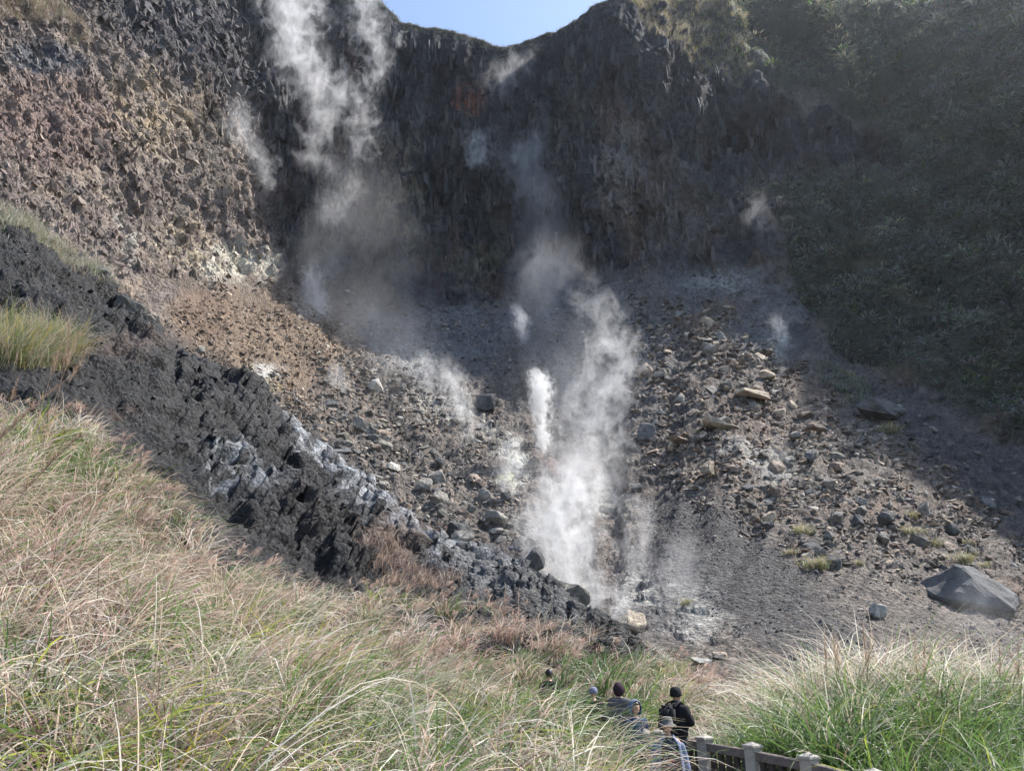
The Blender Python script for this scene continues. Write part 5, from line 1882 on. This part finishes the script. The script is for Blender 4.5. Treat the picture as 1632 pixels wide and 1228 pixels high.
# the backpack hangs on the shoulders: a thing of its own
pk = link('backpack', None, loc=tuple(Vector((2.93, 14.9, -2.07))))
pk.rotation_euler = (0, 0, math.radians(128))
pk.scale = (.99,) * 3
tag(pk, 'black backpack on the back of the person in the black coat', 'backpack')
bm = bmesh.new()
vs = box_bm(bm, (-.16, .16, 1.02), (.16, .36, 1.46))
bmesh.ops.bevel(bm, geom=bm.edges[:], offset=.06, segments=4, affect='EDGES')
bm_obj('pack', bm, C_PACK, pk, 0, True)
bm = bmesh.new()
box_bm(bm, (-.12, .36, 1.06), (.12, .41, 1.26))
bmesh.ops.bevel(bm, geom=bm.edges[:], offset=.022, segments=3, affect='EDGES')
bm_obj('front_pocket', bm, C_PACK, pk, 0, True)
for s in (-1, 1):
    link('strap', fuse([grown([(s * .11, .2, 1.43), (s * .12, .04, 1.515), (s * .13, -.16, 1.4), (s * .15, -.19, 1.2), (s * .17, -.05, 1.06), (s * .14, .2, 1.06)],
                              [(0, 1), (1, 2), (2, 3), (3, 4), (4, 5)], [(.03, .012)] * 6, 2)], .008, 1), C_PACK, pk)

# the others, half hidden by the grass
hp = make_person('person', (2.2, 15.0, -2.2), math.radians(22), 1.60, 'person with slate blue hood up and spectacles looking out of the grass', jacket=C_NAVY, trousers=C_DENIM)
hood(hp, C_HOODBLUE)
hair_cap(hp, M_HAIR, .1)
bag = link('shoulder_bag', None, loc=(2.34, 14.95, -1.16))
tag(bag, 'small pale tan bag at the shoulder of the hooded person', 'bag')
bm = bmesh.new()
box_bm(bm, (-.09, -.05, -.02), (.09, .05, .14), Matrix.Rotation(.4, 4, 'Y'))
bmesh.ops.bevel(bm, geom=bm.edges[:], offset=.03, segments=3, affect='EDGES')
bm_obj('pouch', bm, C_TAN, bag, 0, True)
bm_obj('handle', (lambda b: (box_bm(b, (.02, -.012, .12), (.035, .012, .3), Matrix.Rotation(-.25, 4, 'Y')), b)[1])(bmesh.new()), C_TAN, bag, .004)
ph = make_person('person', (2.12, 16.5, -1.93), math.radians(150), 1.61, 'person in dark plum hood and grey jacket walking away behind the grass', jacket=C_GREYJ, trousers=C_DENIM, fine=.016)
hood(ph, C_MAROON, 0, True, .86)
pb = make_person('person', (1.72, 17.6, -1.95), math.radians(170), 1.52, 'person in blue grey knit cap almost hidden behind the grass', jacket=C_BLACK, trousers=C_DENIM, fine=.016)
lathe('knit_cap', [(.001, .11), (.05, .104), (.085, .072), (.102, .02), (.106, -.04), (.098, -.05)], C_PALEBLUE, pb, 28, (0, .0, 1.665), (1, 1.12))
pd = make_person('person', (.9, 20.0, -1.67), math.radians(175), 1.6, 'black haired person farthest up the path, only the head above the grass', jacket=C_BLACK, trousers=C_DENIM, fine=.016)
hair_cap(pd, M_HAIR, -.7)

# ------------------------------------------------------------------ steam
def curve_node(nt, xs, ys):
    n = nt.nodes.new('ShaderNodeFloatCurve')
    c = n.mapping.curves[0]
    n.mapping.use_clip = False
    pts = c.points
    while len(pts) < len(xs):
        pts.new(.5, .5)
    for p, x, y in zip(pts, xs, ys):
        p.location = (float(x), float(y))
        p.handle_type = 'AUTO'
    n.mapping.update()
    return n


def steam(label, pts, Y, dens, thr=.5, nscale=.9, soft=.35, warp=.5, flat=1.0, lift=None, aniso=.3, seed=0, fade_top=.35, fade_bot=.08):
    """one plume: pts = (u, v, half width px) from the foot up, at distance Y.
    lift: depth drift towards the viewer over its height (m)"""
    pts = sorted(pts, key=lambda t: -t[1])
    c = np.array([at(u, v, Y) for u, v, _ in pts])
    zc = c[:, 1] * CP + c[:, 2] * SP
    rad = np.array([w for *_, w in pts]) * zc / F
    z = c[:, 2]
    z0, z1 = z[0] - rad[0] * .5, z[-1] + rad[-1] * .7
    H = z1 - z0
    org = Vector((c[0, 0], Y, z0))
    tz = (z - z0) / H
    xo = c[:, 0] - org.x
    xmin, xmax = xo.min() - .01, xo.max() + .01
    rmax = rad.max()
    # the closed hull the steam fills
    ns, seg = 18, 20
    ts = np.linspace(0, 1, ns)
    cx = np.interp(ts, tz, xo)
    rr = np.interp(ts, tz, rad) * 1.3
    rr[0] *= .35
    rr[-1] *= .35
    a = np.arange(seg) / seg * 2 * np.pi
    vv = np.stack([cx[:, None] + rr[:, None] * np.cos(a), rr[:, None] * np.sin(a) * flat, np.repeat((ts * H)[:, None], seg, 1)], -1)
    vv = vv.reshape(-1, 3)
    ff = [[i * seg + j, i * seg + (j + 1) % seg, (i + 1) * seg + (j + 1) % seg, (i + 1) * seg + j] for i in range(ns - 1) for j in range(seg)]
    me = bpy.data.meshes.new('steam_plume')
    me.from_pydata(vv.tolist(), [], ff + [list(range(seg))[::-1], [(ns - 1) * seg + j for j in range(seg)]])
    m, nt, out = new_mat('steam')
    L = nt.links.new
    tc = N(nt, 'ShaderNodeTexCoord')
    # turbulent drift of the sampling point
    wn_ = N(nt, 'ShaderNodeTexNoise', i_Scale=float(.55 / rmax), i_Detail=2.0, i_Roughness=.5)
    ofs = N(nt, 'ShaderNodeVectorMath', operation='ADD')
    ofs.inputs[1].default_value = (seed * 13.7, seed * 7.1, seed * 3.3)
    L(tc.outputs['Object'], ofs.inputs[0])
    L(ofs.outputs[0], wn_.inputs['Vector'])
    cen = N(nt, 'ShaderNodeVectorMath', operation='SUBTRACT')
    L(wn_.outputs['Color'], cen.inputs[0])
    cen.inputs[1].default_value = (.5, .5, .5)
    sc = N(nt, 'ShaderNodeVectorMath', operation='SCALE')
    sc.inputs['Scale'].default_value = float(warp * 2.4 * rmax)
    L(cen.outputs[0], sc.inputs[0])
    pos = N(nt, 'ShaderNodeVectorMath', operation='ADD')
    L(tc.outputs['Object'], pos.inputs[0])
    L(sc.outputs[0], pos.inputs[1])
    sx = N(nt, 'ShaderNodeSeparateXYZ')
    L(pos.outputs[0], sx.inputs[0])
    sz = N(nt, 'ShaderNodeSeparateXYZ')
    L(tc.outputs['Object'], sz.inputs[0])
    tzn = math_n(nt, 'DIVIDE', sz.outputs['Z'], H)
    cvx = curve_node(nt, tz, (xo - xmin) / (xmax - xmin))
    cvr = curve_node(nt, tz, rad / rmax)
    L(tzn, cvx.inputs['Value'])
    L(tzn, cvr.inputs['Value'])
    xc = math_n(nt, 'MULTIPLY_ADD', cvx.outputs[0], float(xmax - xmin), float(xmin))
    rc = math_n(nt, 'MULTIPLY', cvr.outputs[0], float(rmax))
    dx = math_n(nt, 'SUBTRACT', sx.outputs['X'], xc)
    dy = math_n(nt, 'DIVIDE', sx.outputs['Y'], flat)
    rho = math_n(nt, 'DIVIDE', math_n(nt, 'SQRT', math_n(nt, 'ADD', math_n(nt, 'MULTIPLY', dx, dx), math_n(nt, 'MULTIPLY', dy, dy))), rc)
    e = math_n(nt, 'SUBTRACT', 1.0, rho, clamp=True)
    fn = N(nt, 'ShaderNodeTexNoise', i_Scale=float(nscale / rmax * 2.4), i_Detail=7.0, i_Roughness=.7)
    fn.inputs['Distortion'].default_value = .8
    mpn = N(nt, 'ShaderNodeMapping')
    mpn.inputs['Scale'].default_value = (1, 1, .7)
    L(ofs.outputs[0], mpn.inputs['Vector'])
    L(mpn.outputs[0], fn.inputs['Vector'])
    d = math_n(nt, 'ADD', math_n(nt, 'MULTIPLY', e, .75), math_n(nt, 'MULTIPLY_ADD', fn.outputs['Fac'], 3.2, -1.6))
    mr = N(nt, 'ShaderNodeMapRange', interpolation_type='SMOOTHSTEP')
    mr.inputs['From Min'].default_value = thr - soft * .6
    mr.inputs['From Max'].default_value = thr + soft
    L(d, mr.inputs['Value'])
    edge = math_n(nt, 'MULTIPLY', e, 3.0, clamp=True)
    fb = N(nt, 'ShaderNodeMapRange', interpolation_type='SMOOTHSTEP')
    fb.inputs['From Min'].default_value = 0
    fb.inputs['From Max'].default_value = fade_bot
    L(tzn, fb.inputs['Value'])
    ft = N(nt, 'ShaderNodeMapRange', interpolation_type='SMOOTHSTEP')
    ft.inputs['From Min'].default_value = 1.0
    ft.inputs['From Max'].default_value = 1 - fade_top
    L(tzn, ft.inputs['Value'])
    den = math_n(nt, 'MULTIPLY', math_n(nt, 'MULTIPLY', mr.outputs[0], edge), math_n(nt, 'MULTIPLY', fb.outputs[0], ft.outputs[0]))
    den = math_n(nt, 'MULTIPLY', den, dens)
    vs = N(nt, 'ShaderNodeVolumeScatter')
    vs.inputs['Color'].default_value = (1, 1, 1, 1)
    vs.inputs['Anisotropy'].default_value = aniso
    L(den, vs.inputs['Density'])
    L(vs.outputs[0], out.inputs['Volume'])
    m.cycles.volume_step_rate = .35
    o = link('steam_plume', me, m, loc=org)
    tag(o, label, 'steam', 'steam plumes')
    return o


steam('dense white steam jet shooting straight up in the middle of the crater', [(868, 716, 14), (866, 690, 22), (862, 650, 27), (862, 618, 30), (850, 590, 28)], 84, 2.2, .5, 1.7, .34, .45, seed=1, fade_top=.4, fade_bot=.02)
steam('faint bluish steam column above the white jet', [(852, 600, 26), (840, 550, 50), (846, 500, 62), (868, 450, 66), (885, 395, 60)], 112, .03, .2, .9, .5, .4, seed=2)
steam('small bright puff above the white jet', [(836, 545, 12), (830, 518, 22), (822, 490, 16)], 108, .5, .42, 1.1, .3, .4, seed=3)
steam('brightest low steam cloud pouring from the lowest vent by the pointed boulder', [(962, 998, 30), (925, 945, 58), (890, 890, 86), (885, 830, 90), (900, 780, 76), (905, 730, 60)], 49, .42, .45, 1.5, .36, .5, seed=4, fade_bot=.05, fade_top=.3)
steam('broad steam cloud drifting up right of the white jet', [(965, 880, 60), (940, 800, 95), (945, 720, 98), (968, 640, 84), (988, 560, 74), (968, 490, 66), (930, 430, 60)], 66, .2, .56, 1.7, .34, .7, seed=5)
steam('thin slanting steam streak left of the broad cloud', [(890, 690, 16), (915, 630, 26), (945, 570, 30), (965, 520, 30)], 76, .14, .4, 1.2, .35, .5, seed=6)
steam('wispy steam over the rocks right of the lowest vent', [(1015, 930, 30), (1010, 880, 50), (1020, 830, 44), (1000, 785, 40)], 50, .2, .46, 1.3, .35, .5, seed=7)
steam('small bright steam puff beside the tan boulder', [(1000, 1010, 28), (990, 980, 26), (985, 945, 28)], 42.5, .6, .42, 1.1, .3, .4, seed=8, fade_bot=.03)
steam('thin steam veil on the grey slope right of the vents', [(1060, 1000, 56), (1075, 930, 70), (1080, 860, 56)], 46, .06, .35, 1.0, .5, .5, seed=9)
steam('steam wisp left of the dark outcrop in mid slope', [(750, 698, 14), (742, 660, 36), (728, 620, 46), (712, 580, 36)], 88, .24, .55, 1.5, .36, .6, seed=10, fade_bot=.03)
steam('smaller faint wisp high left of the mid slope wisp', [(692, 632, 18), (684, 595, 28), (678, 560, 22)], 100, .16, .43, 1.2, .35, .5, seed=11)
steam('steam seeping over the white crust below the jet', [(815, 795, 24), (812, 745, 42), (822, 700, 36)], 77, .2, .4, 1.1, .35, .4, seed=12)
steam('small wisp on the warm brown scree', [(548, 655, 11), (543, 620, 24), (536, 582, 22)], 92, .22, .4, 1.2, .35, .5, seed=13, fade_bot=.03)
steam('steam wisp at the foot of the dark cliff left of centre', [(516, 518, 16), (503, 480, 28), (494, 445, 28), (505, 415, 22)], 117, .28, .38, 1.1, .32, .45, seed=14, fade_bot=.03)
steam('tattered steam rising along the dark cliff left of centre', [(530, 450, 44), (540, 400, 44), (530, 350, 46), (545, 300, 50), (520, 250, 46)], 128, .075, .62, 1.9, .36, .7, seed=15)
steam('large sunlit steam cloud drifting up at the top left', [(510, 250, 50), (510, 190, 70), (525, 130, 92), (475, 70, 98), (460, 20, 100), (445, -50, 90)], 126, .095, .56, 1.9, .36, .7, seed=16)
steam('steam tongue hanging left of the large sunlit cloud', [(434, 305, 18), (420, 260, 38), (400, 215, 46), (385, 160, 40)], 116, .1, .55, 1.9, .36, .7, seed=17)
steam('scattered puffs against the rim left of the sky', [(590, 250, 40), (585, 190, 50), (588, 130, 46), (595, 70, 56), (585, 20, 60), (580, -40, 50)], 130, .09, .6, 1.7, .32, .6, seed=18)
steam('pale torn wisp beneath the rust red rock', [(770, 272, 34), (760, 238, 46), (768, 208, 30)], 138, .24, .6, 1.6, .34, .6, seed=19)
steam('faint wisp right of the torn wisp on the dark cliff', [(838, 310, 50), (835, 260, 56), (838, 220, 44)], 137, .07, .42, 1.4, .4, .5, seed=20)
steam('thin wisp just below the sky notch', [(800, 130, 50), (812, 110, 60), (826, 92, 44)], 137, .05, .58, 1.8, .35, .5, seed=21)
steam('steam wisp on the shaded right side under the dark cliff', [(1222, 425, 36), (1226, 385, 48), (1215, 345, 40), (1235, 300, 26)], 101, .07, .55, 1.8, .36, .6, seed=22)
steam('tiny bright wisp at the top of the right gully', [(1247, 560, 10), (1244, 535, 16), (1238, 505, 20)], 88, .2, .43, 1.2, .35, .5, seed=23)
steam('broad blue veil of thin steam before the dark cliff', [(590, 500, 130), (590, 430, 140), (580, 350, 100), (585, 280, 80)], 116, .007, .2, .8, .5, .4, seed=24)
steam('thin smoke veil before the dark cliff right of centre', [(870, 440, 90), (860, 380, 80), (850, 310, 66)], 126, .02, .3, .9, .5, .4, seed=25)
steam('pale drifting veil low at the right edge', [(1590, 1070, 70), (1570, 1000, 90), (1560, 930, 66)], 41, .04, .38, 1.1, .5, .5, seed=26)


steam('thin bright veil of steam spread over the central gully', [(905, 900, 110), (900, 800, 140), (900, 700, 150), (920, 600, 130), (930, 520, 110)], 70, .018, .3, 1.0, .5, .5, seed=27)
steam('thin pale veil lying over the upper left scree', [(640, 640, 90), (620, 570, 120), (600, 510, 110)], 96, .009, .3, 1.0, .5, .5, seed=28)
steam('tiny wisp rising from the yellow crust beside the black ridge', [(425, 625, 12), (418, 600, 22), (408, 575, 20)], 82, .14, .45, 1.3, .35, .5, seed=29, fade_bot=.03)
steam('faint wisp on the middle of the right scree', [(1240, 775, 18), (1248, 740, 28), (1240, 700, 26)], 63, .1, .48, 1.3, .36, .5, seed=30)

# ------------------------------------------------------------------ the moist air of the crater
hz = bmesh.new()
box_bm(hz, (-150, -26, -9), (220, 245, 204))
m, nt, out = new_mat('haze')
pv_ = N(nt, 'ShaderNodeVolumePrincipled')
pv_.inputs['Color'].default_value = (.88, .93, 1.0, 1)
pv_.inputs['Density'].default_value = .0001
pv_.inputs['Anisotropy'].default_value = .75
nt.links.new(pv_.outputs[0], out.inputs['Volume'])
hzo = bm_obj('haze', hz, m)
tag(hzo, 'thin blue haze filling the crater', 'haze', kind='stuff')
